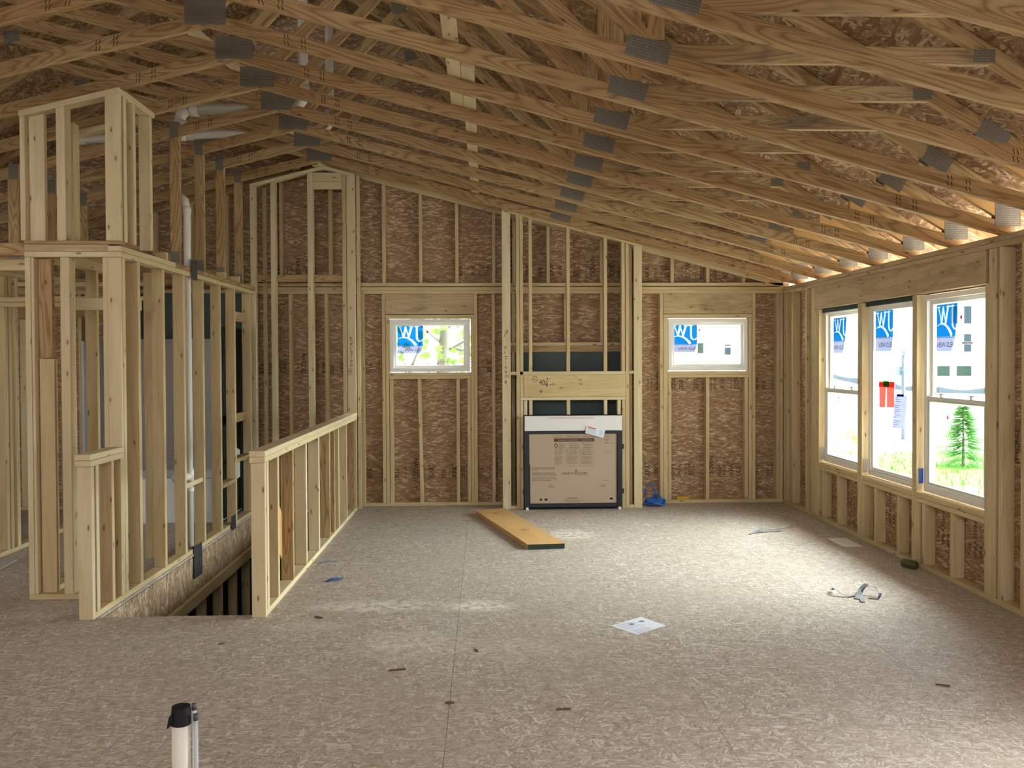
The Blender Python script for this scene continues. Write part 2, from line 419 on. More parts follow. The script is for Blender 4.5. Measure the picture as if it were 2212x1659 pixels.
ST(-1.122, -.126, 2.168, 2.399, 'window_header', mat='header'); ST(2.035, 3.058, 2.168, 2.399, 'window_header', mat='header')
ST(-1.122, -.126, 2.123, 2.163, 'header_plate'); ST(2.035, 3.058, 2.123, 2.163, 'header_plate')
for a in (-2.9, -2.3, -1.75, -1.155, -.742, -.333, .083, .31, .70, 1.31, 1.70, 2.12, 2.53, 2.945, -3.3, -3.7, -4.1, -4.5):
    if a+.038 > -1.77 and a < -1.77: continue
    MB().prism([(a, 2.523), (a+.038, 2.523), (a+.038, rz(a+.038)), (a, rz(a))], 'Y', y0+.01, y1-.005, 0, (0, 0, 1)).build('gable_stud', 'spf', wb, BV)
MB().prism([(-1.77, rz(-1.769)), (3.43, rz(3.43)), (3.43, rz(3.43)+.085), (-1.77, rz(-1.769)+.085)], 'Y', y0, y0+.04, 0, (1, 0, -.2542)).build('rake_plate', 'spf', wb, BV)
MB().prism([(-1.77, rz(-1.769)), (-7, rz(-7)), (-7, rz(-7)+.085), (-1.77, rz(-1.769)+.085)], 'Y', y0, y0+.04, 0, (1, 0, .2542)).build('rake_plate', 'syp', wb, BV)
MB().box(3.39, 3.56, y0-.003, y0-.001, 2.53, 2.69, 0, (1, 0, 0)).build('nail_plate', 'galv', wb)
for a in [-2.9-.406*k for k in range(11)]:
    if -5.2 < a < -5.0: continue
    ST(a, a+.038)
ST(-5.16, -5.05, .038, 2.12, 'jack_stud', mat='spf_post'); ST(-5.2, -3.9, 2.14, 2.33, 'window_header', mat='syp', yy=(y0-.04, y0))
MB().box(.34, 1.62, Yb-.006, Yb-.001, .0, 1.735).build('black_membrane', 'teal', wb)
ST(.27, 1.68, 1.807, 1.845, 'fire_block', yy=(Yb-.04, Yb-.001)); ST(.27, 1.68, 1.737, 1.806, 'ledger', mat='syp', yy=(Yb-.02, Yb-.001))

# ------------------------------------------------------------------ wall_right
wr = thing('wall_right', (Xw, 5, 0), kind='structure')
x0, x1 = Xw, Xw+.089
OPN = [(7.535, 8.42), (6.556, 7.44), (5.585, 6.48)]
DOOR = (2.75, 3.2)
def SR(ya, yb, z0=.038, z1=2.39, name='stud', mat='spf', xx=None): 
    return MB().box(xx[0] if xx else x0, xx[1] if xx else x1, ya, yb, z0, z1).build(name, mat, wr, BV)
mb = MB(); i = 0
hs = [(a, b, .588, 2.155) for a, b in OPN]+[(DOOR[0], DOOR[1], -.01, 2.06)]
y = -3.6
while y < 9.5:
    e = min(y+2.44, 9.535)
    for (c, d) in ((-.35, 1.22), (1.22, 2.47)):
        for r in rectsub((y+.0003, e-.0003, c+.0003, d-.0003), hs): mb.box(x1, x1+.012, r[0], r[1], r[2], r[3], 0, (0, 1, 0))
    y = e
for r in rectsub((YF, 9.54, -.35, 2.468), hs): mb.box(x1+.0125, x1+.014, r[0], r[1], r[2], r[3], 0, (0, 1, 0))  # added backing sheet, keeps light out of the joints
for zz, ya, yb in ((.22, 5.6, 9.1), (.95, 4.9, 5.35)):
    y = yb
    while y > ya:
        words = ['APA', '24/16', 'SPACING', 'EXPOSURE 1', '7/16', 'SHEATHING']
        mb.text(words[i % 6], .055, (x1, y, zz), (0, 0, 1), (0, 1, 0), (-1, 0, 0), 1, t=.0012); y -= .07; i += 1
mb.build('sheathing', ['osb_wall', 'inkfade'], wr, bevel=-1)
for a, b in ((7.0, Yb), (3.2, 7.0), (-3.6, 2.75)): SR(a, b, 0, .038, 'bottom_plate')
for a, b in ((6.1, Yb), (2.5, 6.1), (-3.6, 2.5)): SR(a, b, 2.392, 2.428, 'top_plate', 'header')
for a, b in ((7.2, Yb+.089), (3.4, 7.2), (-3.6, 3.4)): SR(a, b, 2.43, 2.468, 'top_plate', 'header')
for a in (9.40, 9.33, 9.152, 8.75, 8.585, 8.54): SR(a, a+.038)
SR(8.422, 8.535, .038, 2.155, 'jack_stud'); SR(8.422, 8.46, 2.155, 2.16, 'jack_stud')
for a, b in ((7.495, 7.533), (7.446, 7.49), (6.525, 6.555), (6.483, 6.52)): SR(a, b, .038, 2.155, 'mullion_stud')
SR(5.545, 5.583, .038, 2.155, 'jack_stud'); SR(5.505, 5.542); SR(5.464, 5.502); SR(5.39, 5.43); SR(5.158, 5.196)
for k in range(2): SR(4.75-.406*k, 4.788-.406*k)
SR(5.585, 8.53, 2.16, 2.391, 'window_header', 'header')
SR(6.556, 8.42, 2.118, 2.158, 'header_strip', 'greenend', (x0+.035, x1))
for (a, b), cr in zip(OPN, ((8.31, 7.945), (7.165, 6.76, 7.40), (6.36, 5.965, 6.44))):
    SR(a, b, .552, .588, 'window_sill_plate'); SR(a, b, .514, .550, 'window_sill_plate')
    for c in cr: SR(c, c+.038, .038, .513, 'cripple_stud')

# ------------------------------------------------------------------ windows
def bx(name, par, mat, *c, bevel=.003): return MB().box(*c).build(name, mat, par, bevel)
def frame_boxes(rect, th, d0, d1, ax):
    a0, a1, b0, b1 = rect; mb = MB()
    for q in ((a0, a1, b0, b0+th), (a0, a1, b1-th, b1), (a0, a0+th, b0+th, b1-th), (a1-th, a1, b0+th, b1-th)):
        if ax == 'Y': mb.box(q[0], q[1], d0, d1, q[2], q[3])
        else: mb.box(d0, d1, q[0], q[1], q[2], q[3])
    return mb
def win_back(n, r):
    w = thing('window_%d' % n, ((r[0]+r[1])/2, Yb+.05, r[2]), kind='structure')
    a = (r[0]+.008, r[1]-.008, r[2]+.008, r[3]-.006)
    frame_boxes(a, .045, Yb+.01, Yb+.10, 'Y').build('window_frame', 'vinyl', w, .003)
    b = (a[0]+.045, a[1]-.045, a[2]+.045, a[3]-.045)
    frame_boxes(b, .03, Yb+.035, Yb+.075, 'Y').build('sash', 'vinyl', w, .003)
    MB().box(b[0]+.02, b[1]-.02, Yb+.054, Yb+.058, b[2]+.02, b[3]-.02).build('pane', 'glass', w)
    return b
win_back(1, WB); win_back(2, WR)
XG = 3.495
def win_right(n, o, kind):
    w = thing('window_%d' % n, (XG, (o[0]+o[1])/2, .6), kind='structure')
    a = (o[0]+.012, o[1]-.012, .600, 2.145)
    frame_boxes(a, .04, Xw+.05, Xw+.125, 'X').build('window_frame', 'vinyl', w, .003)
    b = (a[0]+.04, a[1]-.04, a[2]+.04, a[3]-.04)
    if kind == 'hung':
        lo = (b[0], b[1], b[2], 1.353); up = (b[0], b[1], 1.30, b[3])
        frame_boxes(lo, .042, Xw+.052, Xw+.078, 'X').build('lower_sash', 'vinyl', w, .003)
        frame_boxes(up, .034, Xw+.082, Xw+.108, 'X').build('upper_sash', 'vinyl', w, .003)
        MB().box(XG-.001-.03, XG+.002-.03, lo[0]+.03, lo[1]-.03, lo[2]+.03, lo[3]-.03).build('pane', 'glass', w)
        MB().box(XG+.012, XG+.015, up[0]+.025, up[1]-.025, up[2]+.025, up[3]-.025).build('pane', 'glass', w)
        for yy in (b[0]+.17, b[1]-.23):
            m = MB().tube([(Xw+.066, yy+.03, 1.354), (Xw+.066, yy+.03, 1.372)], .018, 12); m.box(Xw+.056, Xw+.07, yy, yy+.07, 1.372, 1.381)
            m.build('sash_lock', 'vinyl', w, smooth=False)
    else:
        frame_boxes(b, .035, Xw+.06, Xw+.10, 'X').build('sash', 'vinyl', w, .003)
        MB().box(XG+.004, XG+.008, b[0]+.025, b[1]-.025, b[2]+.025, b[3]-.025).build('pane', 'glass', w)
win_right(3, OPN[0], 'hung'); win_right(4, OPN[1], 'fixed'); win_right(5, OPN[2], 'hung')
for yy, zz in ((8.395, .62), (7.428, .62), (6.468, .66)):
    mb = MB().box(Xw+.015, Xw+.048, yy, yy+.006, zz, zz+.12)
    tag(mb.build('shim', 'blue' if yy < 7 else 'whitemembrane'), {8.395: 'pale shim at the sill of the double-hung window nearest the corner', 7.428: 'pale shim beside the undivided middle window', 6.468: 'blue plastic shim at the sill of the window showing the spruce'}[yy], 'shim')

# film stickers on the glass: drawn so that they read from outside
def sticker(o, ex, ez, en, W, H, H2, label, cut=0):
    # o top-left corner seen from inside, ex to the right, ez up, en into the room
    s = thing('window_sticker', o, label, 'sticker', 'manufacturer films on the panes')
    o, ex, ez, en = V(o), V(ex), V(ez), V(en); P = lambda a, b, t=0: o+ex*(a*W)-ez*(b*H)+en*t
    mb = MB()
    n = 8; edge = [(1-cut*(math.sin(k/n*3.1)*.25+.75*(k/n)**3 if cut else 0), k/n) for k in range(n+1)]
    cutx = lambda v: 1-cut*(math.sin(v*3.1)*.25+.75*v**3)
    strokes = [([(.10, .07), (.24, .56)], [.045]*2), ([(.24, .56), (.33, .10)], [.085]*2), ([(.33, .10), (.44, .56)], [.045]*2), ([(.44, .56), (.56, .07)], [.085]*2),
        ([(.03, .07), (.17, .07)], [.03]*2), ([(.48, .07), (.84, .07)], [.03]*2), ([(.76, .07), (.76, .55), (.78, .68), (.84, .76), (.92, .77), (.97, .70)], [.085, .085, .075, .055, .04, .055]),
        ([(.03, .66), (.15, .60), (.28, .585), (.42, .62), (.55, .72), (.65, .84), (.71, .93)], [.01, .03, .05, .065, .08, .095, .11])]
    def inside(u, v):
        for pts, w in strokes:
            for (a, b), (a2, b2), wa, wb_ in zip(pts, pts[1:], w, w[1:]):
                ax, ay, bx_, by = a, b*H/W, a2, b2*H/W; px, py = u, v*H/W
                L2 = (bx_-ax)**2+(by-ay)**2; t_ = max(0, min(1, ((px-ax)*(bx_-ax)+(py-ay)*(by-ay))/L2))
                if math.hypot(px-ax-t_*(bx_-ax), py-ay-t_*(by-ay)) < (wa+(wb_-wa)*t_)/2: return True
        return False
    NX, NY = 90, 80      # printed in small cells: blue film, clear letters
    for jv in range(NY):
        va, vb = jv/NY, (jv+1)/NY; lim = cutx((va+vb)/2); run = 0; last = None
        for iu in range(NX+1):
            m_ = None if iu == NX or (iu+.5)/NX > lim else int(inside((iu+.5)/NX, (va+vb)/2))
            if m_ != last:
                if last is not None: mb.poly([P(run/NX, va), P(run/NX, vb), P(iu/NX, vb), P(iu/NX, va)], last)
                run = iu; last = m_
            if m_ is None and iu < NX: break
    mb.poly([P(-.01, -.02), P(-.01, .0), P(edge[0][0]+.01, 0), P(edge[0][0]+.01, -.02)], 2)
    mb.build('logo_film', ['film_blue', 'film_white', 'film_pale'], s)
    mb = MB(); Q = lambda a, b: o+ex*(a*W)-ez*(H+b*H2)
    mb.poly([Q(0, 0), Q(0, 1), Q(.9 if not cut else .86-cut, 1), Q(edge[-1][0], 0)], 0)
    mb.text('JELD-WEN', H2*.5, o+ex*(W*(.97-cut))-ez*(H+H2*.72), -ex, ez, en, 1, .0015, sx=min(1.0, W*.84/(H2*.5*4.9)))
    mb.ribbon([(0, -H-H2*.05), (W*.85, -H-H2*.05)], H2*.03, o, ex, ez, en, 1, .0015)
    mb.build('name_strip', ['film_pale', 'film_ink'], s)
ys_ = Yb+.052
sticker((-.995, ys_, 2.047), (1, 0, 0), (0, 0, 1), (0, -1, 0), .29, .235, .085, 'blue mirrored logo film on the back window with the tree behind it')
sticker((2.142, ys_, 2.050), (1, 0, 0), (0, 0, 1), (0, -1, 0), .292, .23, .09, 'blue mirrored logo film on the back window right of the fireplace')
sticker((XG+.009, 8.265, 2.05), (0, -1, 0), (0, 0, 1), (-1, 0, 0), .30, .225, .12, 'curling blue mirrored logo film on the side window nearest the corner', .16)
sticker((XG+.002, 7.345, 2.07), (0, -1, 0), (0, 0, 1), (-1, 0, 0), .315, .235, .12, 'blue mirrored logo film on the undivided middle side window')
sticker((XG+.009, 6.350, 2.06), (0, -1, 0), (0, 0, 1), (-1, 0, 0), .285, .245, .11, 'curling blue mirrored logo film on the side window above the spruce', .14)
def disc(o, ex, ez, r, name, mat, label, cat):
    mb = MB(); o, ex, ez = V(o), V(ex), V(ez); mb.poly([o+(ex*math.cos(k/10*math.pi)+ez*math.sin(k/10*math.pi))*r for k in range(20)]); return tag(mb.build(name, mat), label, cat)
disc((-.655, ys_, 1.97), (1, 0, 0), (0, 0, 1), .014, 'dot_sticker', 'dot', 'red dot sticker on the back window with the tree', 'sticker')
disc((2.463, ys_, 1.983), (1, 0, 0), (0, 0, 1), .012, 'dot_sticker', 'dot', 'pink dot sticker on the back window right of the fireplace', 'sticker')
disc((XG+.009, 6.018, 1.954), (0, -1, 0), (0, 0, 1), .015, 'dot_sticker', 'dot', 'red dot sticker on the upper sash of the window showing the spruce', 'sticker')
disc((XG-.034, 6.115, 1.206), (0, -1, 0), (0, 0, 1), .016, 'dot_sticker', 'dot', 'red dot sticker on the lower sash in front of the spruce', 'sticker')
disc((XG-.034, 8.045, 1.267), (0, -1, 0), (0, 0, 1), .013, 'dot_sticker', 'splinter', 'brown dot sticker on the lower sash nearest the room corner', 'sticker')
t = thing('red_tag', (XG, 7.13, 1.33), 'red paper tag with two legs taped to the middle side window', 'tag')
mb = MB()
for q in (((7.272, 1.440), (7.14, 1.444), (7.162, 1.222), (7.27, 1.218)), ((7.135, 1.444), (7.0, 1.447), (6.997, 1.232), (7.13, 1.224))):
    mb.prism(q, 'X', XG-.001, XG+.0005)
mb.prism(((7.272, 1.446), (7.0, 1.45), (7.0, 1.40), (7.272, 1.40)), 'X', XG-.0011, XG+.0004)
mb.build('paper', 'film_red', t)
MB().prism(((7.19, 1.455), (7.09, 1.455), (7.09, 1.402), (7.19, 1.402)), 'X', XG-.003, XG-.0015).build('green_tape', 'film_green', t, label='green tape')
t = thing('paper_list', (XG, 6.9, 1.2), 'white printed list hanging from blue tape on the middle side window', 'paper')
mb = MB(); mb.prism(((6.975, 1.336), (6.774, 1.339), (6.821, 1.062), (7.026, 1.056)), 'X', XG-.004, XG-.003)
for k in range(16):
    if k in (3, 11): continue
    a = k/16; mb.ribbon([(0, 0), (.06+.05*((k*7) % 5)/5, .002)], .004, (XG-.004, 6.965+.045*a, 1.318-.265*a), (0, -1, 0), (0, 0, 1), (-1, 0, 0), 1, .001)
mb.build('sheet', ['film_list', 'greyink'], t)
MB().prism(((6.945, 1.348), (6.83, 1.35), (6.83, 1.330), (6.945, 1.328)), 'X', XG-.006, XG-.0045).build('blue_tape', 'film_bluetape', t, label='strip of blue tape')

# ------------------------------------------------------------------ walls and openings behind the camera
wl = MB()
for r in rectsub((YF, 9.54, -.35, 2.48), LOPN): wl.box(XL-.1, XL, r[0], r[1], r[2], r[3], 0, (0, 1, 0))
wl.build('wall_left', 'osb_wall', bevel=-1, kind='structure')
wf = MB()
for r in rectsub((XL, 3.52, -.35, 2.48), FOPN): wf.box(r[0], r[1], YF-.1, YF, r[2], r[3], 0, (1, 0, 0))
wf.build('wall_front', 'osb_wall', bevel=-1, kind='structure')

# ------------------------------------------------------------------ roof deck
mb = MB()
ddk = lambda x: 5.815-.5833*abs(x+1.77)
for sgn in (1, -1):
    n = 7; L = 6.1 if sgn > 0 else 6.2
    for a in range(5):
        for b in range(8):
            xa, xb = -1.77+sgn*a*1.22, -1.77+sgn*min((a+1)*1.22-.003, L); ya, yb = YF-.3+b*2.44+(1.22 if a % 2 else 0)-1.22, 0
            yb = ya+2.437; ya, yb = max(ya, YF-.3), min(yb, 9.85)
            if yb <= ya or abs(xa+1.77) >= L: continue
            P = [(xa, ya, ddk(xa)), (xb, ya, ddk(xb)), (xb, yb, ddk(xb)), (xa, yb, ddk(xa))]
            mb.hexa(P+[(p[0], p[1], p[2]+.012) for p in P], 0, (0, 1, 0))
for sgn in (1, -1):  # added unseen layer over the deck, blocks light through its gaps
    P = [(-1.77, YF-.3, 5.828), (-1.77+sgn*6.15, YF-.3, ddk(-1.77+6.15)+.0125), (-1.77+sgn*6.15, 9.85, ddk(-1.77+6.15)+.0125), (-1.77, 9.85, 5.828)]
    mb.hexa(P+[(p[0], p[1], p[2]+.004) for p in P], 0, (0, 1, 0))
mb.build('ceiling', 'osb_roof', bevel=-1, kind='structure')

# ------------------------------------------------------------------ roof trusses
def tprism(pts, g, w=.038): return MB().prism(pts, 'Y', -w/2, w/2, 0, g)
PX0, PZ0 = -1.771, 3.796
lcz = lambda x: PZ0-SL*abs(x-PX0)
tcz = lambda x: 5.71-.5833*abs(x-PX0)
def plate(par, cx, cz, w, h, ang, sides=(-1, 1)):
    c, s = math.cos(ang), math.sin(ang); mb = MB()
    for sd in sides:
        P = []
        for yy in (sd*.0192, sd*.0208):
            for a, b in ((-w/2, -h/2), (w/2, -h/2), (w/2, h/2), (-w/2, h/2)): P.append((cx+a*c-b*s, yy, cz+a*s+b*c))
        mb.hexa(P, 0, (c, 0, s))
    return mb.build('nail_plate', 'galv', par)
def make_truss(drop):
    r = thing('roof_truss', (0, 0, 0))
    al = math.atan(SL); ar = math.atan(.5833)
    def inks(m, xs, sg):
        for x in xs:
            for q in (0, .022, .11, .132):
                for (u, v) in ((.012, .04), (.05, .078)):
                    m.ribbon([(x+q+.008*sg, lcz(x+q)+u), (x+q, lcz(x+q)+v)], .005, (0, -.019, 0), (1, 0, 0), (0, 0, 1), (0, -1, 0), 1, .0006)
        return m
    m_ = inks(tprism([(PX0, PZ0), (3.53, lcz(3.53)), (3.53, lcz(3.53)+.092), (PX0, PZ0+.092)], (1, 0, -SL)), (-1.28, 2.72), 1); m_.build('bottom_chord', ['syp', 'inkfade'], r, BV)
    m_ = inks(tprism([(PX0, PZ0), (PX0, PZ0+.092), (-7.0, lcz(-7.0)+.092), (-7.0, lcz(-7.0))], (1, 0, SL)), (-2.46,), -1); m_.build('bottom_chord', ['syp', 'inkfade'], r, BV)
    tprism([(PX0, 5.71), (4.0, tcz(4.0)), (4.0, tcz(4.0)+.103), (PX0, 5.813)], (1, 0, -.5833)).build('top_chord', 'syp', r, BV)
    tprism([(PX0, 5.71), (PX0, 5.813), (-7.6, tcz(-7.6)+.103), (-7.6, tcz(-7.6))], (1, 0, .5833)).build('top_chord', 'syp', r, BV)
    def web(a, b, w=.0365, d=.089): 
        return MB().bar((a[0], 0, a[1]), (b[0], 0, b[1]), w, d, (0, 1, 0) if False else (0, 0, 1)).build('web', 'syp', r, BV)
    web((PX0+.02, PZ0+.09), (-.74, 4.98), .0362); web((.84, 3.25), (-.84, 4.98), .0366)
    MB().box(.826, .915, -.018, .018, 3.27, tcz(.87)+.03).build('web', 'syp', r, BV)
    MB().box(.80, 2.66, -.0184, .0184, 3.160, 3.249).build('web', 'syp_stain', r, BV)
    web((-2.65, lcz(-2.6)+.0), (-2.65, tcz(-2.65)+.03), .0358) if drop else None
    # web running on in line with the right-hand bottom chord, up to the left top chord
    z2 = lambda x: PZ0+SL*(PX0-x)
    tprism([(PX0-.02, z2(PX0-.02)+.0), (-4.05, z2(-4.05)), (-4.05, z2(-4.05)+.092), (PX0-.02, z2(PX0-.02)+.092)], (1, 0, -SL), .037).build('web', 'syp', r, BV)
    tprism([(2.95, 2.958), (3.457, 2.559), (3.53, 2.543), (3.53, 2.62)][::-1] if False else [(2.95, 2.958), (2.95, 2.855), (3.457, 2.559), (3.53, 2.543), (3.53, 2.618)], (1, 0, -.5833), .0374).build('heel_wedge', 'lvl', r, BV)
    if drop:
        MB().box(-2.692, -2.605, -.0186, .0186, 2.477, lcz(-2.65)+.02).build('drop_post', 'syp', r, BV)
        MB().box(-7.2, -2.606, -.019, .019, 2.478, 2.566).build('ceiling_chord', 'syp', r, BV)
        MB().box(-4.05, -3.962, -.0182, .0182, 2.55, lcz(-4.0)+.03).build('web', 'syp', r, BV)
        plate(r, -2.65, 3.635, .075, .135, 0); plate(r, -2.65, 2.535, .075, .12, 0); plate(r, -4.0, 3.27, .08, .13, 0); plate(r, -4.0, 2.55, .08, .12, 0)
    plate(r, -1.778, 3.885, .262, .158, 0); plate(r, .832, 3.222, .225, .105, -al); plate(r, 2.57, 3.205, .11, .065, 0)
    plate(r, 3.0, 2.97, .19, .125, -ar); plate(r, 3.477, 2.615, .175, .172, 0); plate(r, -.79, 4.95, .13, .12, .2); plate(r, -4.0, z2(-4.0)+.05, .13, .1, .2)
    return r
TA, TB = make_truss(False), make_truss(True)
CH = {}
for o in list(COL.objects):
    if o.parent: CH.setdefault(o.parent.name, []).append(o)
used = {}
def truss(k, label):
    src = TB if k >= 6 else TA
    if src.name not in used: r = src; used[src.name] = 1
    else:
        r = src.copy(); COL.objects.link(r)
        for c in CH[src.name]:
            d = c.copy(); d.parent = r; COL.objects.link(d)
    r.location = (0, 5.45+(k-3)*.6096, 0); tag(r, label, 'roof truss', 'scissor trusses over the vaulted room'); return r
ordn = ['first', 'second', 'third', 'fourth', 'fifth', 'sixth', 'seventh', 'eighth', 'ninth', 'tenth', 'eleventh', 'twelfth']
TR = {}
for k in range(9, -3, -1):
    n = ordn[9-k]
    if k >= 6: lab = '%s pine scissor truss out from the back gable wall, dropping to a flat ceiling' % n
    else: lab = '%s pine scissor truss out from the back gable wall, without a drop' % n
    TR[k] = truss(k, lab)
ty = lambda k: 5.45+(k-3)*.6096
def label_tag(k, o, w, h, label):
    mb = MB(); x, z = o; yy = ty(k)-.0205
    mb.box(x, x+w, yy-.0006, yy, z, z+h)
    for q in range(3): mb.ribbon([(x+w*.1, z+h*(.25+.25*q)), (x+w*(.9-.2*q), z+h*(.25+.25*q))], h*.08, (0, yy-.0006, 0), (1, 0, 0), (0, 0, 1), (0, -1, 0), 1, .0004)
    tag(mb.build('paper_label', ['paper', 'greyink']), label, 'label')
label_tag(5, (-2.26, 3.955), .085, .06, 'small white paper label stapled to a web near the truss peaks')
label_tag(0, (1.05, 3.235), .09, .05, 'white paper label on the horizontal web at the top edge of the picture')
# braces lying along the trusses
for (xa, xb, ya, yb, lab) in ((-.235, -.147, 3.0, 6.15, 'pale lateral brace board under the nearer truss webs'), (-.145, -.057, 5.2, 9.42, 'pale lateral brace board reaching to the back gable wall')):
    z = lcz((xa+xb)/2)+.105
    tag(MB().hexa([(xa, ya, lcz(xa)+.094), (xb, ya, lcz(xb)+.094), (xb, yb, lcz(xb)+.094), (xa, yb, lcz(xa)+.094), (xa, ya, lcz(xa)+.131), (xb, ya, lcz(xb)+.131), (xb, yb, lcz(xb)+.131), (xa, yb, lcz(xa)+.131)], 0, (0, 1, 0)).build('brace_board', 'spf_post', bevel=BV), lab, 'brace board')
tag(MB().bar((-2.42, 4.9, 4.18), (-2.02, 7.4, 4.10), .089, .038, (0, 0, 1)).build('brace_board', 'spf_post', bevel=BV), 'pale diagonal brace board laid across the webs left of the peaks', 'brace board')

# ------------------------------------------------------------------ stair side wall (left partition)
sw = thing('wall_stair', (-2.56, 7.5, 0), kind='structure')
xa, xb = -2.605, -2.515
def SW(ya, yb, z0, z1, name='stud', mat='spf', xx=(xa, xb)): return stud(sw, xx[0], xx[1], ya, yb, z0, z1, name, mat)
SW(5.87, 7.24, 0, .038, 'bottom_plate'); SW(7.34, 9.25, 0, .038, 'bottom_plate')
SW(5.87, 7.24, 2.377, 2.415, 'top_plate', 'spf_post'); SW(7.34, 9.25, 2.377, 2.415, 'top_plate', 'spf_post'); SW(5.87, 6.9, 2.417, 2.455, 'top_plate', 'spf_post'); SW(6.9, 7.24, 2.417, 2.455, 'top_plate', 'syp'); SW(7.34, 9.25, 2.417, 2.455, 'top_plate', 'syp')
for a in (6.15, 6.615, 7.06, 7.53, 8.01, 8.47, 9.04): SW(a, a+.042, .038, 2.376)
SW(5.90, 5.94, .038, 2.376, mat='spf_post'); 
for ya, yb, zz in ((6.70, 6.735, 2.456), (8.2, 8.23, 2.456), (8.65, 8.68, 2.456)): SW(ya, yb, zz, zz+.06, 'block')
SW(8.515, 9.04, 2.06, 2.16, 'block', 'header', (-2.60, -2.56)); SW(8.515, 9.04, 1.02, 1.11, 'block', 'syp', (-2.6, -2.56)); SW(8.515, 9.04, .62, .66, 'block', 'syp'); SW(8.055, 8.465, .43, .47, 'block', 'syp'); SW(7.1, 7.5, .58, .62, 'block', 'spf_post', (-2.54, -2.516))
MB().box(-2.66, -2.655, 8.52, 9.2, .05, 2.0).build('black_membrane', 'dark', sw)
for (ya, yb, z0, z1, l) in ((7.23, 7.37, 2.355, 2.52, 'upper'), (7.22, 7.42, -.22, .06, 'lower'), (8.27, 8.42, -.02, .12, 'small')):
    o = MB().box(xb+.010, xb+.012, ya, yb, z0, z1).build('nail_guard', 'strap', sw)
# front return of the partition facing the camera
for a, b, m in ((-3.172, -3.134, 'spf_post'), (-3.131, -3.112, 'spf_post'), (-2.933, -2.872, 'spf_post')): stud(sw, a, b, 5.88, 5.969, .038, 2.376, 'stud', m)
stud(sw, -3.108, -3.015, 5.93, 5.968, 1.68, 2.37, 'stud', 'syp'); stud(sw, -3.105, -3.003, 5.925, 5.968, .038, 1.675, 'stud', 'spf')
stud(sw, -2.645, -2.612, 5.88, 5.969, .038, 2.376, 'stud', 'spf_post'); stud(sw, -2.61, -2.519, 5.875, 5.898, .038, 2.376, 'stud', 'spf_post')
stud(sw, -3.172, -2.606, 5.88, 5.969, 0, .038, 'bottom_plate'); stud(sw, -3.172, -2.519, 5.872, 5.969, 2.377, 2.415, 'top_plate', 'spf_post'); stud(sw, -3.172, -2.6, 5.872, 5.969, 2.417, 2.464, 'top_plate', 'header')
stud(sw, -3.172, -2.519, 5.872, 5.969, 2.466, 2.49, 'top_plate', 'syp')
# return wall going back from the left end
stud(sw, -3.172, -3.085, 5.972, 7.3, 0, .038, 'bottom_plate'); stud(sw, -3.172, -3.085, 5.972, 7.3, 2.377, 2.45, 'top_plate', 'spf')
for a in (6.35, 6.75): stud(sw, -3.172, -3.085, a, a+.04, .038, 2.376)
stud(sw, -3.085, -2.606, 6.35, 6.44, 2.04, 2.13, 'block', 'spf_post'); stud(sw, -2.93, -2.84, 6.6, 6.64, .038, 2.376)
stud(sw, -2.78, -2.7, 6.9, 6.99, .038, 2.376)

# chase framed on top of the partition, under the trusses
ch = thing('framed_chase', (-2.8, 6.1, 2.49), 'framed box of pale studs standing on the partition below the trusses', 'framing')
cz0 = 2.491
cz = lambda x: 3.548+.243*(x+2.519)
def CS(x0, x1, y0, y1, z1=None, mat='spf_post'):
    z1a = z1 or cz(x0); z1b = z1 or cz(x1)
    MB().prism([(x0, cz0), (x1, cz0), (x1, z1b-.04), (x0, z1a-.04)], 'Y', y0, y1, 0, (0, 0, 1)).build('stud', mat, ch, BV)
CS(-3.196, -3.162, 5.88, 5.969); CS(-3.16, -3.055, 5.93, 5.968); CS(-3.03, -2.985, 6.2, 6.289, None, 'spf'); CS(-2.95, -2.89, 5.88, 5.969); CS(-2.617, -2.519, 5.88, 5.918); CS(-2.605, -2.519, 5.95, 6.0, 3.548)
CS(-2.605, -2.519, 6.11, 6.152, 3.548); CS(-2.605, -2.519, 6.41, 6.452, 3.548); CS(-2.86, -2.80, 6.42, 6.46, 3.4, 'spf')
MB().prism([(-3.2, cz(-3.2)-.04), (-2.519, cz(-2.519)-.04), (-2.519, cz(-2.519)), (-3.2, cz(-3.2))], 'Y', 5.875, 5.969, 0, (1, 0, .24)).build('top_plate', 'spf_post', ch, BV)
MB().box(-2.605, -2.517, 5.972, 6.50, 3.509, 3.552).build('top_plate', 'spf_post', ch, BV)
MB().prism([(-3.2, cz(-3.2)-.06), (-2.61, cz(-2.61)-.06), (-2.61, cz(-2.61)-.02), (-3.2, cz(-3.2)-.02)], 'Y', 6.42, 6.50, 0, (1, 0, .24)).build('top_plate', 'spf', ch, BV)
MB().box(-3.2, -2.55, 6.42, 6.50, cz0, cz0+.036).build('bottom_plate', 'syp', ch, BV)

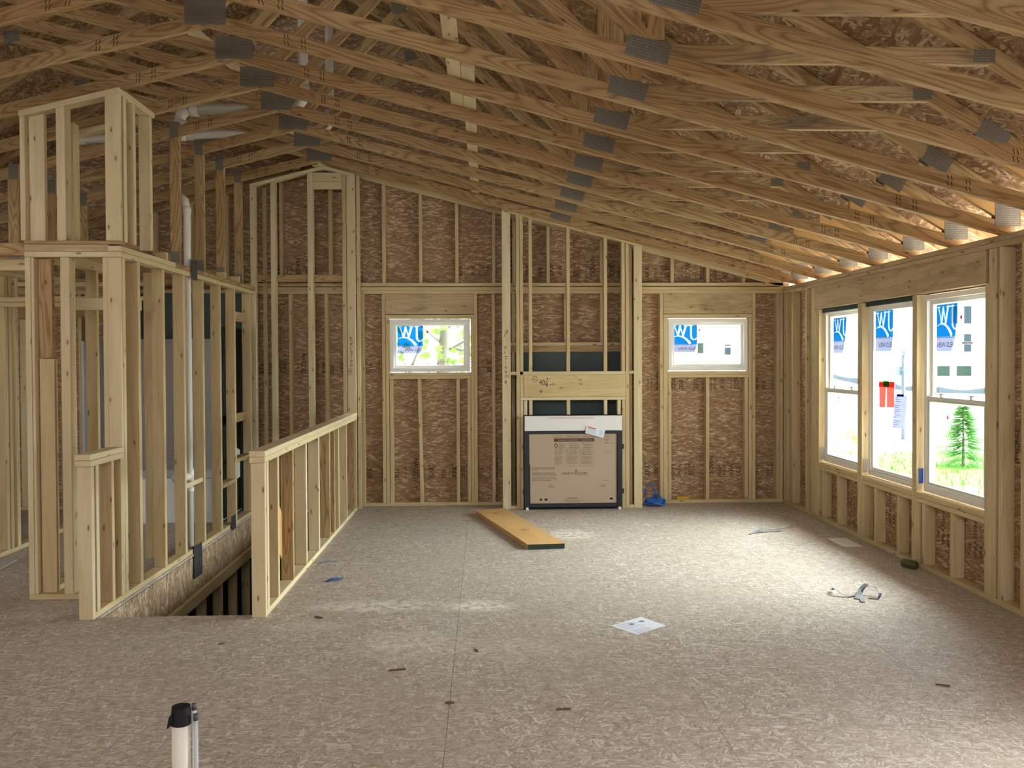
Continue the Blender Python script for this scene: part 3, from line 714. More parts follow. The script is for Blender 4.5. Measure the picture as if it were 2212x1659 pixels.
# hallway wall beyond, left edge of the picture
hw = thing('wall_hall', (-4.15, 8, 0), kind='structure')
def HW(ya, yb, z0, z1, name='stud', mat='spf'): return stud(hw, -4.19, -4.10, ya, yb, z0, z1, name, mat)
HW(5.4, 9.44, 0, .038, 'bottom_plate'); HW(6.7, 9.44, 2.39, 2.43, 'top_plate'); HW(6.7, 9.44, 2.432, 2.47, 'top_plate')
for a in (6.9, 7.28, 7.34, 7.44): HW(a, a+.045, .038, 2.389)
for a in (8.9, 9.35): HW(a, a+.04, .038, 2.389)
stud(hw, -7.2, -3.175, 5.88, 5.969, 2.39, 2.475, 'header', 'syp')
stud(hw, -4.2, -3.175, 6.02, 6.06, 2.30, 2.385, 'header', 'spf')
stud(hw, -4.95, -4.1, 7.24, 7.278, 2.12, 2.20, 'header'); stud(hw, -4.10, -3.175, 7.2, 7.238, 2.12, 2.158, 'header'); stud(hw, -4.10, -3.175, 7.2, 7.238, 2.162, 2.20, 'header')
stud(hw, -4.95, -3.18, 8.3, 8.338, 2.25, 2.29, 'header'); stud(hw, -4.95, -3.18, 8.3, 8.338, 2.39, 2.43, 'header')

# bathroom beyond the partition
tb = thing('bathtub', (-3.4, 8.9, 0), 'white acrylic bathtub with grey surround seen between the stair wall studs', 'bathtub')
mb = MB(); X0, X1, Y0, Y1, H = -4.05, -2.70, 8.56, 9.3, .46
mb.box(X0, X1, Y0, Y0+.06, .0, H); mb.box(X0, X1, Y1-.05, Y1, 0, H); mb.box(X0, X0+.1, Y0+.06, Y1-.05, 0, H); mb.box(X1-.12, X1, Y0+.06, Y1-.05, 0, H); mb.box(X0+.1, X1-.12, Y0+.06, Y1-.05, 0, .12)
mb.build('tub', 'tub', tb, .012)
MB().box(X0, X1, Y1, Y1+.02, H-.02, 1.86).box(X0, X1, Y1-.02, Y1, .62, .66).build('surround_panel', 'surround', tb, .004)
MB().box(X0-.02, X0, Y0, Y1, H-.02, 1.86).build('surround_panel', 'surround', tb, .004)
MB().box(X0, X1+.02, Y1-.015, Y1+.03, 1.86, 1.895).build('flange', 'surround', tb, .004)
bw = thing('wall_bath', (-3.4, 9.35, 0), kind='structure')
MB().box(-4.05, -2.62, 9.335, 9.345, 1.9, 2.40).build('grey_membrane', 'teal', bw)
stud(bw, -4.09, -2.62, 9.30, 9.335, 2.40, 2.438, 'ledger', 'spf'); stud(bw, -4.05, -3.9, 9.2, 9.3, 1.9, 2.38, 'plywood_strip', 'header_pale')
for a in (-2.68, -2.66): pass
MB().box(-2.69, -2.62, 8.9, 9.0, .4, .72).build('foam_block', 'insul', bw, .02)

# ------------------------------------------------------------------ half walls at the stair
hl = thing('half_wall', (-2.56, 5.6, 0), 'short stub half wall at the near end of the tall stair partition', 'half wall', 'waist-high stair walls')
def HL(x0, x1, y0, y1, z0, z1, n='stud', m='spf'): stud(hl, x0, x1, y0, y1, z0, z1, n, m)
HL(xa, xb, 5.442, 5.868, 0, .038, 'bottom_plate'); HL(xa, xb, 5.402, 5.44, .0, .984, 'stud', 'spf_post'); HL(xa, xb, 5.468, 5.506, .038, .984, m='spf_post')
HL(xa, xb, 5.69, 5.728, .038, .984); HL(xa, xb, 5.832, 5.867, .038, .984)
HL(xa-.008, xb+.006, 5.385, 5.868, .985, 1.023, 'cap_board', 'spf_post'); HL(xa-.008, xb+.006, 5.38, 5.868, 1.025, 1.063, 'cap_board', 'spf_post')
hr = thing('half_wall', (-1.465, 7.3, 0), 'long waist-high half wall of pale studs guarding the stair opening', 'half wall', 'waist-high stair walls')
def HR(y0, y1, z0=.038, z1=.998, n='stud', m='spf', x0=-1.51, x1=-1.42): stud(hr, x0, x1, y0, y1, z0, z1, n, m)
HR(5.442, 9.249, 0, .038, 'bottom_plate', 'spf_post'); HR(5.402, 5.44, 0, m='spf_post'); HR(5.455, 5.50, m='spf_post')
for a in (5.735, 6.178, 6.63, 7.13, 7.62, 7.865, 8.09, 8.55, 9.06): HR(a, a+.042, m=random.choice(['spf', 'spf_post', 'syp'] if a > 6 else ['spf']))
HR(5.39, 9.249, 1.0, 1.037, 'cap_board', 'spf_post', -1.515, -1.415); HR(5.385, 9.249, 1.039, 1.077, 'cap_board', 'spf_post', -1.515, -1.412)
MB().prism([(6.08, .265), (6.278, .111), (6.29, .433), (6.092, .607)], 'X', -1.512, -1.50, 0, (0, .5, -.86)).build('gusset', 'lvl', hr)

# ------------------------------------------------------------------ stairwell below
st = thing('wall_stairwell', (-2.5, 7.4, 0), kind='structure')
MB().prism([(5.46, -.001), (9.24, -.001), (9.24, -.36), (7.0, -.38), (5.46, -.38)], 'X', -2.53, -2.516, 0, (0, 1, 0)).build('rim_board', 'osb_rim', st, bevel=-1)
MB().box(-2.516, -2.506, 5.46, 9.24, -.02, -.002).build('floor_edge', 'osb_floor', st, bevel=-1)
MB().bar((-2.495, 5.2, -.42), (-2.495, 9.24, -.37), .038, .1).build('ledger', 'spf', st, BV)
MB().box(-2.53, -2.518, 8.2, 9.2, -.3, -.05).build('membrane_patch', 'teal', st)
for k in range(9): stud(st, -2.60, -2.515, 5.2+.464*k, 5.24+.464*k, -2.7, -.47, 'stud', 'spf')
MB().box(-2.7, -2.62, 5.0, 9.3, -2.7, -.34).build('dark_well_wall', 'dark', st)  # near-black boxes: the stairwell's darkness is put into their colour
MB().box(-1.50, -1.42, 5.0, 9.3, -2.7, -.03).build('dark_well_wall', 'dark', st)
MB().box(-2.7, -1.42, 9.3, 9.4, -2.7, -.03).build('dark_well_wall', 'dark', st); MB().box(-2.7, -1.42, 4.9, 5.0, -2.7, -.35).build('dark_well_wall', 'dark', st)
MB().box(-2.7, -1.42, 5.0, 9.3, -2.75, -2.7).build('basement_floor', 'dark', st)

# furred frame at the far end of the stair
fw = thing('wall_stair_end', (-2, 9.25, 0), kind='structure')
ya, yb = 9.25, 9.338
fr = lambda x: 3.752-SL*abs(x+1.77)
def FS(x0, x1, z0=-.3, z1=None, n='stud', m='spf', y=(ya, yb)):
    MB().prism([(x0, z0), (x1, z0), (x1, z1 or fr(x1)), (x0, z1 or fr(x0))], 'Y', y[0], y[1], 0, (0, 0, 1)).build(n, m, fw, BV)
FS(-2.567, -2.512, m='spf_post'); FS(-2.345, -2.292, m='spf_post'); FS(-1.944, -1.884, m='spf_post'); FS(-1.565, -1.522); FS(-1.516, -1.425, m='spf_post', y=(ya-.0, ya+.045)); FS(-2.47, -2.43, y=(9.4, 9.44))
FS(-1.418, -1.38, 0, 3.70, y=(ya+.05, yb))
MB().prism([(-2.567, fr(-2.567)), (-1.77, fr(-1.77)), (-1.77, fr(-1.77)+.04), (-2.567, fr(-2.567)+.04)], 'Y', ya, yb, 0, (1, 0, .25)).build('rake_plate', 'spf_post', fw, BV)
MB().prism([(-1.77, fr(-1.77)), (-1.425, fr(-1.425)), (-1.425, fr(-1.425)+.04), (-1.77, fr(-1.77)+.04)], 'Y', ya, yb, 0, (1, 0, -.25)).build('rake_plate', 'spf_post', fw, BV)
MB().box(-1.883, -1.567, ya, ya+.038, 3.62, 3.715).build('header', 'spf_post', fw, BV); MB().box(-1.883, -1.567, ya, ya+.038, 3.535, 3.618).build('header', 'spf_post', fw, BV)
FS(-1.74, -1.70, 2.52, 3.6, y=(9.39, 9.44)); stud(fw, -2.51, -1.57, 9.30, 9.335, 2.52, 2.60, 'block', 'syp')
for x in (-2.2, -1.85): MB().bar((x, 9.2, 3.8), (x+.12, 9.42, 3.8), .089, .038).build('block', 'spf_post', fw, BV)
mb = MB()
for i, c in enumerate('PIZ100'): mb.text(c, .05, (-1.488, ya, 1.81-.046*i), (1, 0, 0), (0, 0, 1), (0, -1, 0), 0, .001)
mb.ribbon([(-1.49+.02*math.cos(k*.5), 1.527+.035*math.sin(k*.5)) for k in range(14)], .004, (0, ya, 0), (1, 0, 0), (0, 0, 1), (0, -1, 0), 0, .001)
mb.text('9', .045, (-1.50, ya, 1.512), (1, 0, 0), (0, 0, 1), (0, -1, 0), 0, .001)
for p in ([(-1.46, 1.84), (-1.485, 1.91)], [(-1.488, 1.88), (-1.486, 1.912), (-1.462, 1.90)]): mb.ribbon(p, .005, (0, ya, 0), (1, 0, 0), (0, 0, 1), (0, -1, 0), 0, .001)
mb.build('pencil_marks', 'ink', fw, label='handwritten framing marks on the post')

# ------------------------------------------------------------------ fireplace framing
ff = thing('fireplace_framing', (.97, 9.2, 0), 'pale stud frame built out around the fireplace, header marked in pen', 'framing')
ya, yb = 9.17, 9.258
ft = lambda x: 3.283-SL*(x-.19)
def FF(x0, x1, z0, z1=None, n='stud', m='spf', y=(ya, yb)):
    MB().prism([(x0, z0), (x1, z0), (x1, z1 or ft(x1)), (x0, z1 or ft(x0))], 'Y', y[0], y[1], 0, (0, 0, 1) if (z1 or 9)-z0 > x1-x0 else (1, 0, 0)).build(n, m, ff, BV)
FF(.188, .281, 0, m='spf_post', y=(ya-.0, ya+.038)); FF(1.646, 1.736, 0, m='spf_post', y=(ya, ya+.038))
FF(.19, .228, 0, y=(ya+.04, yb+.18)); FF(1.69, 1.728, 0, y=(ya+.04, yb+.18))
FF(.343, .380, 0); FF(.383, .420, 1.24); FF(1.553, 1.592, 0); FF(1.60, 1.638, 0, y=(ya+.06, yb+.06))
for a in (.482, .899, 1.312, 1.508): FF(a, a+.038, 1.521)
FF(.383, 1.552, 1.484, 1.52, 'header_plate', 'spf_post'); FF(.423, 1.552, 1.24, 1.483, 'header', 'header_pale'); FF(.383, 1.552, 1.203, 1.238, 'header_plate', 'spf_post')
FF(.383, .418, 0, 1.202, 'jack_stud'); FF(1.512, 1.55, 0, 1.202, 'jack_stud')
for a in (.425, .482, .899, 1.312, 1.462): FF(a, a+.037, 1.04, 1.202, 'cripple_stud', 'spf_post')
MB().prism([(.19, ft(.19)), (1.74, ft(1.74)), (1.74, ft(1.74)+.04), (.19, ft(.19)+.04)], 'Y', ya, yb, 0, (1, 0, -.25)).build('rake_plate', 'spf', ff, BV)
FF(.283, .342, 1.483, 1.52, 'block'); FF(1.594, 1.645, 1.49, 1.525, 'block'); FF(.281, .343, 0, .038, 'bottom_plate'); FF(1.594, 1.645, 0, .038, 'bottom_plate')
MB().box(1.60, 1.645, ya+.1, yb+.1, .04, 2.3).build('black_membrane', 'dark', ff)
mb = MB(); E = ((1, 0, 0), (0, 0, 1), (0, -1, 0))
for p in ([(.208, 1.905), (.25, 1.975)], [(.222, 1.968), (.254, 1.978), (.25, 1.94), (.23, 1.957)]): mb.ribbon(p, .005, (0, ya, 0), *E, 0, .001)
for i, c in enumerate('PIZ100'): mb.text(c, .05, (.212+.004*(i > 3), ya, 1.765-.053*i), *E, 0, .001)
mb.text('10', .045, (.212, ya, 1.455), *E, 0, .001); mb.text('8', .05, (.212, ya, 1.39), *E, 0, .001)
mb.ribbon([(.547+.028*math.cos(k*.45), 1.436+.032*math.sin(k*.45)) for k in range(15)], .004, (0, ya, 0), *E, 0, .001); mb.text('R', .03, (.538, ya, 1.426), *E, 0, .001)
mb.text('40', .085, (.592, ya, 1.372), *E, 0, .001, sx=.8); mb.text('1', .06, (.668, ya, 1.415), *E, 0, .001); mb.ribbon([(.658, 1.407), (.70, 1.41)], .004, (0, ya, 0), *E, 0, .001); mb.text('8', .065, (.66, ya, 1.355), *E, 0, .001)
mb.text('"', .05, (.70, ya, 1.41), *E, 0, .001)
mb.ribbon([(.713, 1.376), (.725, 1.376)], .012, (0, ya, 0), *E, 0, .001); mb.text('life', .034, (.735, ya, 1.37), *E, 0, .001)
for p in ([(.614, 1.33), (.614, 1.29)], [(.60, 1.305), (.614, 1.288), (.627, 1.305)]): mb.ribbon(p, .006, (0, ya, 0), *E, 0, .001)
mb.build('pen_marks', 'ink', ff, label='handwritten measurements on the framing')

# ------------------------------------------------------------------ fireplace unit
fp = thing('fireplace', (.97, 9.2, 0), 'boxed gas fireplace in black metal frame with cardboard cover', 'fireplace')
fy = 9.10
mb = MB()
mb.box(.425, 1.5, fy+.03, 9.42, .02, 1.03)
mb.box(.423, .478, fy, fy+.03, .03, .868); mb.box(1.448, 1.503, fy, fy+.03, .03, .868); mb.box(.478, 1.448, fy, fy+.03, .03, .072); mb.box(.478, 1.448, fy, fy+.03, .835, .868)
mb.build('body', 'blackmetal', fp, .003)
MB().box(.428, 1.50, fy+.004, fy+.028, .869, 1.034).build('top_panel', 'white', fp, .003, label='white board above the opening')
o = MB()
for q in range(22): o.ribbon([(.70+.022*q, 1.018), (.716+.022*q, 1.018)], .004, (0, fy+.004, 0), *E, 0, .0008)
for q in range(27): o.ribbon([(.69+.019*q, 1.008), (.703+.019*q, 1.008)], .004, (0, fy+.004, 0), *E, 0, .0008)
o.build('red_print', 'redink', fp)
cx0, cx1, cz0_, cz1_ = .488, 1.44, .062, .838; cy = fy+.012
mb = MB(); mb.box(cx0, cx1, cy, cy+.012, cz0_, cz1_)
def C(px, py):   # place on the cardboard from a 1738x1659 view of it
    return cx0+(px-118)/1452*(cx1-cx0), cz1_-(py-262)/1270*(cz1_-cz0_)
def CT(txt, px, py, size, mi=1, al='LEFT', sx=1.): x, z = C(px, py); mb.text(txt, size, (x, cy, z), *E, mi, .001, al, sx)
def CR(px0, py0, px1, py1, w, mi=1): a, b = C(px0, py0), C(px1, py1); mb.ribbon([a, b], w, (0, cy, 0), *E, mi, .0008)
def micro(px0, py0, px1, w=.0035):   # a line of unreadably small print
    x = px0; r = random.Random(int(px0*7+py0))
    while x < px1:
        L = r.uniform(12, 42); CR(x, py0, min(x+L, px1), py0, w); x += L+8
CR(515, 378, 1195, 378, .036)
CT('WARNING', 590, 392, .019, 0); CT('AVERTISSEMENT', 750, 392, .019, 0, sx=.85); CT('ADVERTENCIA', 990, 392, .019, 0, sx=.9)
for a, b, t_ in ((590, 440, 'Risk of Fire'), (745, 440, "Risque d'incendie"), (975, 440, 'Riesgo de incendio')): CT(t_, a, b, .016, sx=.9)
for a, b in ((600, 720), (775, 950), (1010, 1180)):
    for yy in (465, 480, 508, 522): micro(a, yy, b-(40 if yy in (480, 522) else 0))
for a, b in ((520, 720), (730, 950), (965, 1195)):
    for p in ((a, 540, b, 540), (a, 845, b, 845), (a, 540, a, 845), (b, 540, b, 845)): CR(*p, .0015)
for a, b, t_ in ((575, 568, 'WARNING'), (765, 568, 'AVERTISSEMENT'), (1020, 568, 'ADVERTENCIA')): CT(t_, a, b, .014, sx=.85)
for a in (548, 742, 992): CR(a, 570, a+14, 555, .006)
for a, b in ((535, 690), (745, 935), (985, 1180)):
    for q, yy in enumerate((592, 612, 630, 648, 675, 692, 708, 724, 750, 768, 790, 808)): micro(a, yy, b-(q*37) % 60)
x, z = C(552, 480); mb.ribbon([(x-.014, z-.012), (x-.02, z), (x-.008, z+.012), (x-.006, z+.03), (x+.008, z+.016), (x+.018, z), (x+.012, z-.014), (x, z-.02), (x-.012, z-.014)], .009, (0, cy, 0), *E, 1, .001)
CT('HEARTH & HOME', 645, 998, .034, 2, sx=1.05); CT('TECHNOLOGIES', 915, 1018, .012, 2, sx=1.3)
x, z = C(888, 940); mb.ribbon([(x-.012, z-.016), (x-.002, z+.012), (x+.004, z+.02), (x, z), (x+.012, z+.004), (x+.006, z-.016)], .005, (0, cy, 0), *E, 2, .001)
for a, b in ((872, 530), (893, 525), (918, 240), (965, 535), (988, 545), (1010, 575), (1055, 575), (1078, 565), (1102, 470)): micro(150, a, b, .005)
for a, b, e in ((303, 520, 660), (325, 485, 690), (303, 740, 950), (325, 725, 960), (303, 1020, 1060), (325, 985, 1215), (1415, 750, 910), (1437, 725, 920), (1463, 690, 995), (1485, 690, 960), (1185, 430, 505), (1205, 415, 515), (1225, 410, 520), (1182, 1320, 1380), (1205, 1295, 1395), (1222, 1290, 1400), (1112, 1360, 1425), (310, 1370, 1480), (330, 1370, 1460), (365, 1370, 1460), (385, 1370, 1440), (425, 1370, 1430), (445, 1370, 1520)): micro(b, a, e, .004)
for a, b, c, d in ((275, 1447, 315, 1447), (358, 1447, 408, 1447), (1455, 1440, 1505, 1440)): CR(a, b, c, d, .022, 3)
for p in ((1365, 580, 1468, 580), (1365, 620, 1468, 620), (1365, 580, 1365, 620), (1468, 580, 1468, 620)): CR(*p, .0015)
mb.build('cardboard_cover', ['card', 'brownink', 'inkfade', 'black'], fp, bevel=-1)
for xx in (.405, 1.503):
    for zz in (.20, .69): MB().box(xx, xx+.018, fy+.003, fy+.02, zz-.025, zz+.028).build('mounting_tab', 'blackmetal', fp, .002)
for xx in (.44, 1.46): MB().box(xx, xx+.03, fy+.005, fy+.04, 0, .029).build('foot', 'white', fp)
MB().box(.480, .488, fy+.013, fy+.02, .5, .835).build('trim_strip', 'spf', fp); MB().box(1.44, 1.447, fy+.013, fy+.02, .5, .835).build('trim_strip', 'splinter', fp)
mb = MB(); P = [(1.115, fy-.003, .925), (1.315, fy-.003, .872), (1.29, fy-.012, .79), (1.092, fy-.012, .845)]; mb.hexa([(p[0], p[1], p[2]) for p in P]+[(p[0], p[1]-.0008, p[2]) for p in P])
ex, ey = V((.967, 0, -.255)), V((.255, 0, .967))
mb.ribbon([(.012, -.012), (.10, -.012)], .012, (1.115, fy-.006, .925), ex, ey, (0, -1, .11), 1, .0015)
for k in range(5): mb.ribbon([(.012, -.028-.011*k), (.12-.008*(k % 3), -.028-.011*k)], .0025, (1.115, fy-.006-.0012*k, .925), ex, ey, (0, -1, .11), 2, .0022)
for k in range(6): mb.ribbon([(.145, -.018-.010*k), (.19, -.018-.010*k)], .002, (1.115, fy-.006-.0012*k, .925), ex, ey, (0, -1, .11), 2, .0022)
tag(mb.build('instruction_card', ['paper', 'redink', 'greyink']), 'white instruction card stuck crookedly on the fireplace top edge', 'card')

# ------------------------------------------------------------------ pipes
def pipe(name, path, r, label, cat='pipe', couplings=(), mat='pvc'):
    t = thing(name, path[0], label, cat)
    MB().tube(path, r, 18, caps=True).build('pipe', mat, t, smooth=True)
    for a, b in couplings: MB().tube([a, b], r*1.22, 18).build('coupling', mat, t, smooth=True)
    return t
def arc(c, u, v, r, n=6, a0=0, a1=math.pi/2):
    c, u, v = V(c), V(u), V(v); return [c+u*r*math.cos(a0+(a1-a0)*k/n)+v*r*math.sin(a0+(a1-a0)*k/n) for k in range(n+1)]
y = 7.55
pa = [V((-1.612, y, 5.6)), V((-1.612, y, 4.02))]+arc((-1.702, y, 4.02), (1, 0, 0), (0, 0, -1), .09)+[V((-2.61, y, 3.885))]+arc((-2.61, y, 3.795), (0, 0, 1), (-1, 0, 0), .09)+[V((-2.70, y, 3.62))]
pipe('vent_pipe', pa, .046, 'white vent pipe in the attic nearer the peaks, elbowed down at both ends', couplings=[((-1.612, y, 4.11), (-1.612, y, 4.02)), ((-1.70, y, 3.928), (-1.78, y, 3.918)), ((-2.70, y, 3.79), (-2.70, y, 3.72)), ((-2.54, y, 3.887), (-2.61, y, 3.885))])
y = 8.76
pa = [V((-1.60, y, 5.6)), V((-1.60, y, 4.15))]+arc((-1.70, y, 4.15), (1, 0, 0), (0, 0, -1), .1)+[V((-1.8, y, 4.045)), V((-4.2, y, 3.93)), V((-4.25, y, 3.92)), V((-4.3, y, 3.7))]
pipe('vent_pipe', pa, .044, 'white vent pipe in the attic nearer the back gable, with the long level run', couplings=[((-1.60, y, 4.25), (-1.60, y, 4.15)), ((-3.0, y, 3.987), (-3.1, y, 3.983)), ((-4.1, y, 3.935), (-4.2, y, 3.93))])
pipe('drain_pipe', [V((-2.72, 7.40, 3.09)), V((-2.64, 7.38, 3.085)), V((-2.595, 7.36, 3.05)), V((-2.578, 7.345, 2.98)), V((-2.56, 7.29, 2.4)), V((-2.56, 7.29, 0.0))], .030, 'white plastic drain pipe standing inside the tall stair partition', couplings=[((-2.56, 7.29, .62), (-2.56, 7.29, .72)), ((-2.56, 7.29, .52), (-2.56, 7.29, .56)), ((-2.577, 7.34, 2.93), (-2.579, 7.346, 2.99)), ((-2.56, 7.29, .66), (-2.64, 7.15, .655))])
hose = MB().tube([(-2.56, 7.13+.012*k, .42-.03*math.cos(k*.5)) for k in range(6)]+[(-2.57, 7.17, .2), (-2.575, 7.15, .02)], .012, 10); tag(hose.build('cable', 'copper', smooth=True), 'grey cable looped beside the drain pipe in the partition', 'cable')
# island stub-outs at the bottom edge
t = thing('drain_stub', (-1.06, 2.9, 0), 'white plastic drain stub with black rubber cap in the foreground', 'pipe')
mb = MB(); mb.tube([(-1.06, 2.9, 0), (-1.056, 2.9, .43)], .0305, 24); mb.build('pipe', 'pvc', t, smooth=True)
mb = MB(); mb.tube([(-1.057, 2.9, .405), (-1.056, 2.9, .438), (-1.056, 2.9, .4655), (-1.056, 2.9, .467)], [.034, .0325, .031, .025], 24)
mb.prism([(-1.093, .40), (-1.075, .415), (-1.075, .455), (-1.086, .44)], 'Y', 2.866, 2.872, 0); mb.build('cap', 'black', t, smooth=False, label='black rubber cap')
for nm, xx, yy, zz, lab in (('water_tube', -1.0165, 2.915, .468, 'taller thin white tube with grey plug beside the drain stub'), ('water_tube', -1.0045, 2.895, .440, 'shorter thin grey tube with dark plug right of the drain stub')):
    t = thing(nm, (xx, yy, 0), lab, 'pipe')
    MB().tube([(xx, yy, 0), (xx, yy, zz-.02)], .0075, 14).build('tube', 'pvc' if zz > .45 else 'copper', t, smooth=True)
    MB().tube([(xx, yy, zz-.022), (xx, yy, zz)], .0085, 14).build('plug', 'darkstrap', t, smooth=True)

# ------------------------------------------------------------------ loose things on the floor
t = thing('lvl_board', (.25, 8.1, 0), 'orange engineered board lying on the subfloor before the fireplace', 'board')
P = [(-.105, 8.87), (.205, 9.02), (.687, 7.24), (.362, 7.215)]
mb = MB(); mb.prism(P[::-1], 'Z', .001, .045, 0, (.47, -1.7, 0))
e1, e2 = V((.362, 7.215, 0)), V((.687, 7.24, 0)); n_ = V((.075, -.997, 0))*.001
mb.poly([e1+n_+V((0, 0, .001)), e2+n_+V((0, 0, .001)), e2+n_+V((0, 0, .045)), e1+n_+V((0, 0, .045))], 1)
gx, gy = V((.19, -.98, 0)), V((.98, .19, 0))
for c in ((.10, 8.72), (.36, 7.85)):
    for p in ([(-.06, 0), (.05, .0)], [(.0, -.05), (.0, .05)], [(.05, 0), (.02, .03)], [(.05, 0), (.02, -.03)]): mb.ribbon(p, .005, (c[0], c[1], .045), gx, gy, (0, 0, 1), 2, .0006)
mb.build('board', ['lvl', 'greenend', 'brownink'], t, bevel=.002)
mb = MB(); mb.poly([(.773, 5.123, .001), (.904, 4.952, .001), (1.117, 5.106, .003), (.99, 5.289, .002)])
dx, dy = V((.213, .154, 0)).normalized(), V((-.131, .171, 0)).normalized()
for k in range(11):
    if k == 4: continue
    mb.ribbon([(.02, .018*k+.012), (.02+.2*(.55+.45*((k*5) % 7)/7), .018*k+.012)], .0035, (.904, 4.952, .0012), dx, dy, (0, 0, 1), 1, .001)
for a, b in ((.10, .155), (.19, .155)): mb.ribbon([(a, b), (a+.035, b)], .03, (.904, 4.952, .0014), dx, dy, (0, 0, 1), 1, .001)
tag(mb.build('plan_sheet', ['paper', 'greyink']), 'white printed sheet lying on the subfloor in the middle of the room', 'paper')
t = thing('floor_register', (3.21, 7.34, 0), 'white louvred floor register by the right wall', 'vent')
MB().box(3.125, 3.30, 7.17, 7.50, .0, .006).build('frame', 'white', t, .002)
mb = MB()
for k in range(22): mb.box(3.15, 3.275, 7.195+.013*k, 7.201+.013*k, .006, .0085)
mb.build('grille', 'pvc', t)
t = thing('drink_can', (3.335, 6.40, 0), 'dark green drink can lying against the right bottom plate', 'can')
d = V((.45, -.89, 0)); a = V((3.302, 6.470, .034)); 
MB().tube([a, a+d*.008, a+d*.115, a+d*.125], [.026, .033, .033, .026], 20).build('body', 'green', t, smooth=True)
MB().tube([a-d*.001, a+d*.001], .025, 20).build('lid', 'galv', t)
mb = MB()
def strapband(mb, pts, w, t=.001, mi=0):
    P = [V(p) for p in pts]
    for i in range(len(P)-1):
        dd = (P[min(i+2, len(P)-1)]-P[max(i-1, 0)]).normalized(); 
        mb_s = dd.cross(V((0, 0, 1)));
    L = []
    for i, p in enumerate(P):
        dd = (P[min(i+1, len(P)-1)]-P[max(i-1, 0)]); s_ = dd.cross(V((.2, .1, 1))).normalized()*w/2; L.append((p-s_, p+s_))
    for i in range(len(P)-1):
        a, b = L[i], L[i+1]; mb.hexa([a[0], a[1], b[1], b[0]]+[q+V((0, 0, t)) for q in (a[0], a[1], b[1], b[0])], mi)
strapband(mb, [(2.45, 5.80, .012), (2.44, 5.73, .045), (2.46, 5.68, .02), (2.52, 5.66, .004), (2.60, 5.70, .006), (2.66, 5.73, .05), (2.71, 5.70, .06), (2.725, 5.64, .03), (2.69, 5.60, .006), (2.63, 5.62, .004)], .022)
strapband(mb, [(2.54, 5.60, .005), (2.58, 5.66, .012), (2.64, 5.75, .03), (2.70, 5.80, .05)], .034)
strapband(mb, [(2.55, 5.53, .004), (2.575, 5.60, .006), (2.60, 5.66, .012)], .032)
tag(mb.build('strapping', 'darkstrap'), 'tangled dark grey strapping on the floor below the spruce window', 'strapping')
mb = MB(); strapband(mb, [(2.48, 7.72, .004), (2.55, 7.80, .012), (2.66, 7.88, .03), (2.78, 7.93, .02), (2.90, 7.97, .012), (2.98, 8.02, .03), (3.01, 8.07, .008)], .02); strapband(mb, [(2.49, 7.75, .004), (2.60, 7.80, .006), (2.74, 7.83, .012), (2.83, 7.87, .004)], .026)
tag(mb.build('strapping', 'greystrap'), 'pale grey strapping strip lying in the bright patch of floor', 'strapping')
mb = MB(); strapband(mb, [(3.12, 6.45, .003), (3.17, 6.40, .012), (3.22, 6.38, .004)], .012)
tag(mb.build('strapping', 'darkstrap'), 'small curl of strapping just left of the green can', 'strapping')
mb = MB(); strapband(mb, [(-1.195, 6.236, .004), (-1.15, 6.26, .02), (-1.12, 6.32, .01), (-1.08, 6.33, .004)], .03); strapband(mb, [(-1.19, 6.30, .01), (-1.14, 6.27, .02), (-1.10, 6.29, .004)], .022)
tag(mb.build('plastic_scrap', 'blue'), 'crumpled blue plastic scrap on the floor beside the half wall', 'scrap')
mb = MB(); strapband(mb, [(-1.36, 6.80, .003), (-1.30, 6.86, .012), (-1.22, 6.86, .003)], .012)
tag(mb.build('plastic_scrap', 'blue'), 'thin blue string scrap close to the half wall plate', 'scrap')
mb = MB(); r_ = random.Random(4)
path = []
for k in range(120):
    a = k*.42; R_ = .085+.02*math.sin(k*.7); path.append((1.90+R_*math.cos(a)*1.1, 9.28+R_*math.sin(a)*.7, .02+.06*(k/120)+.012*math.sin(k*1.3)))
mb.tube(path, .009, 7)
mb.tube([(1.86+.07*math.cos(a*.3)*.8, 9.33, .10+.13*math.sin(a*.3)+.02) for a in range(-1, 12)], .008, 7); mb.tube([(1.92+.05*math.cos(a*.3), 9.31, .08+.06*math.sin(a*.3)) for a in range(0, 14)], .008, 7)
mb.tube([(1.83, 9.3, .05), (1.79, 9.26, .02), (1.765, 9.3, .02)], .007, 7)
tag(mb.build('cable_coil', 'blue', smooth=True), 'coil of blue cable on the floor right of the fireplace', 'cable')
mb = MB(); mb.box(2.19, 2.33, Yb+.005, Yb+.03, .039, .075)
tag(mb.build('wood_offcut', 'yellow', bevel=.002), 'small yellow block resting on the bottom plate under the back window', 'offcut')
mb = MB(); mb.prism([(-4.09, 7.05), (-3.9, 7.05), (-3.86, 6.74), (-4.09, 6.6)], 'Z', .001, .012)
tag(mb.build('panel_offcut', 'whitemembrane'), 'pale flat panel lying on the floor at the left picture edge', 'panel')
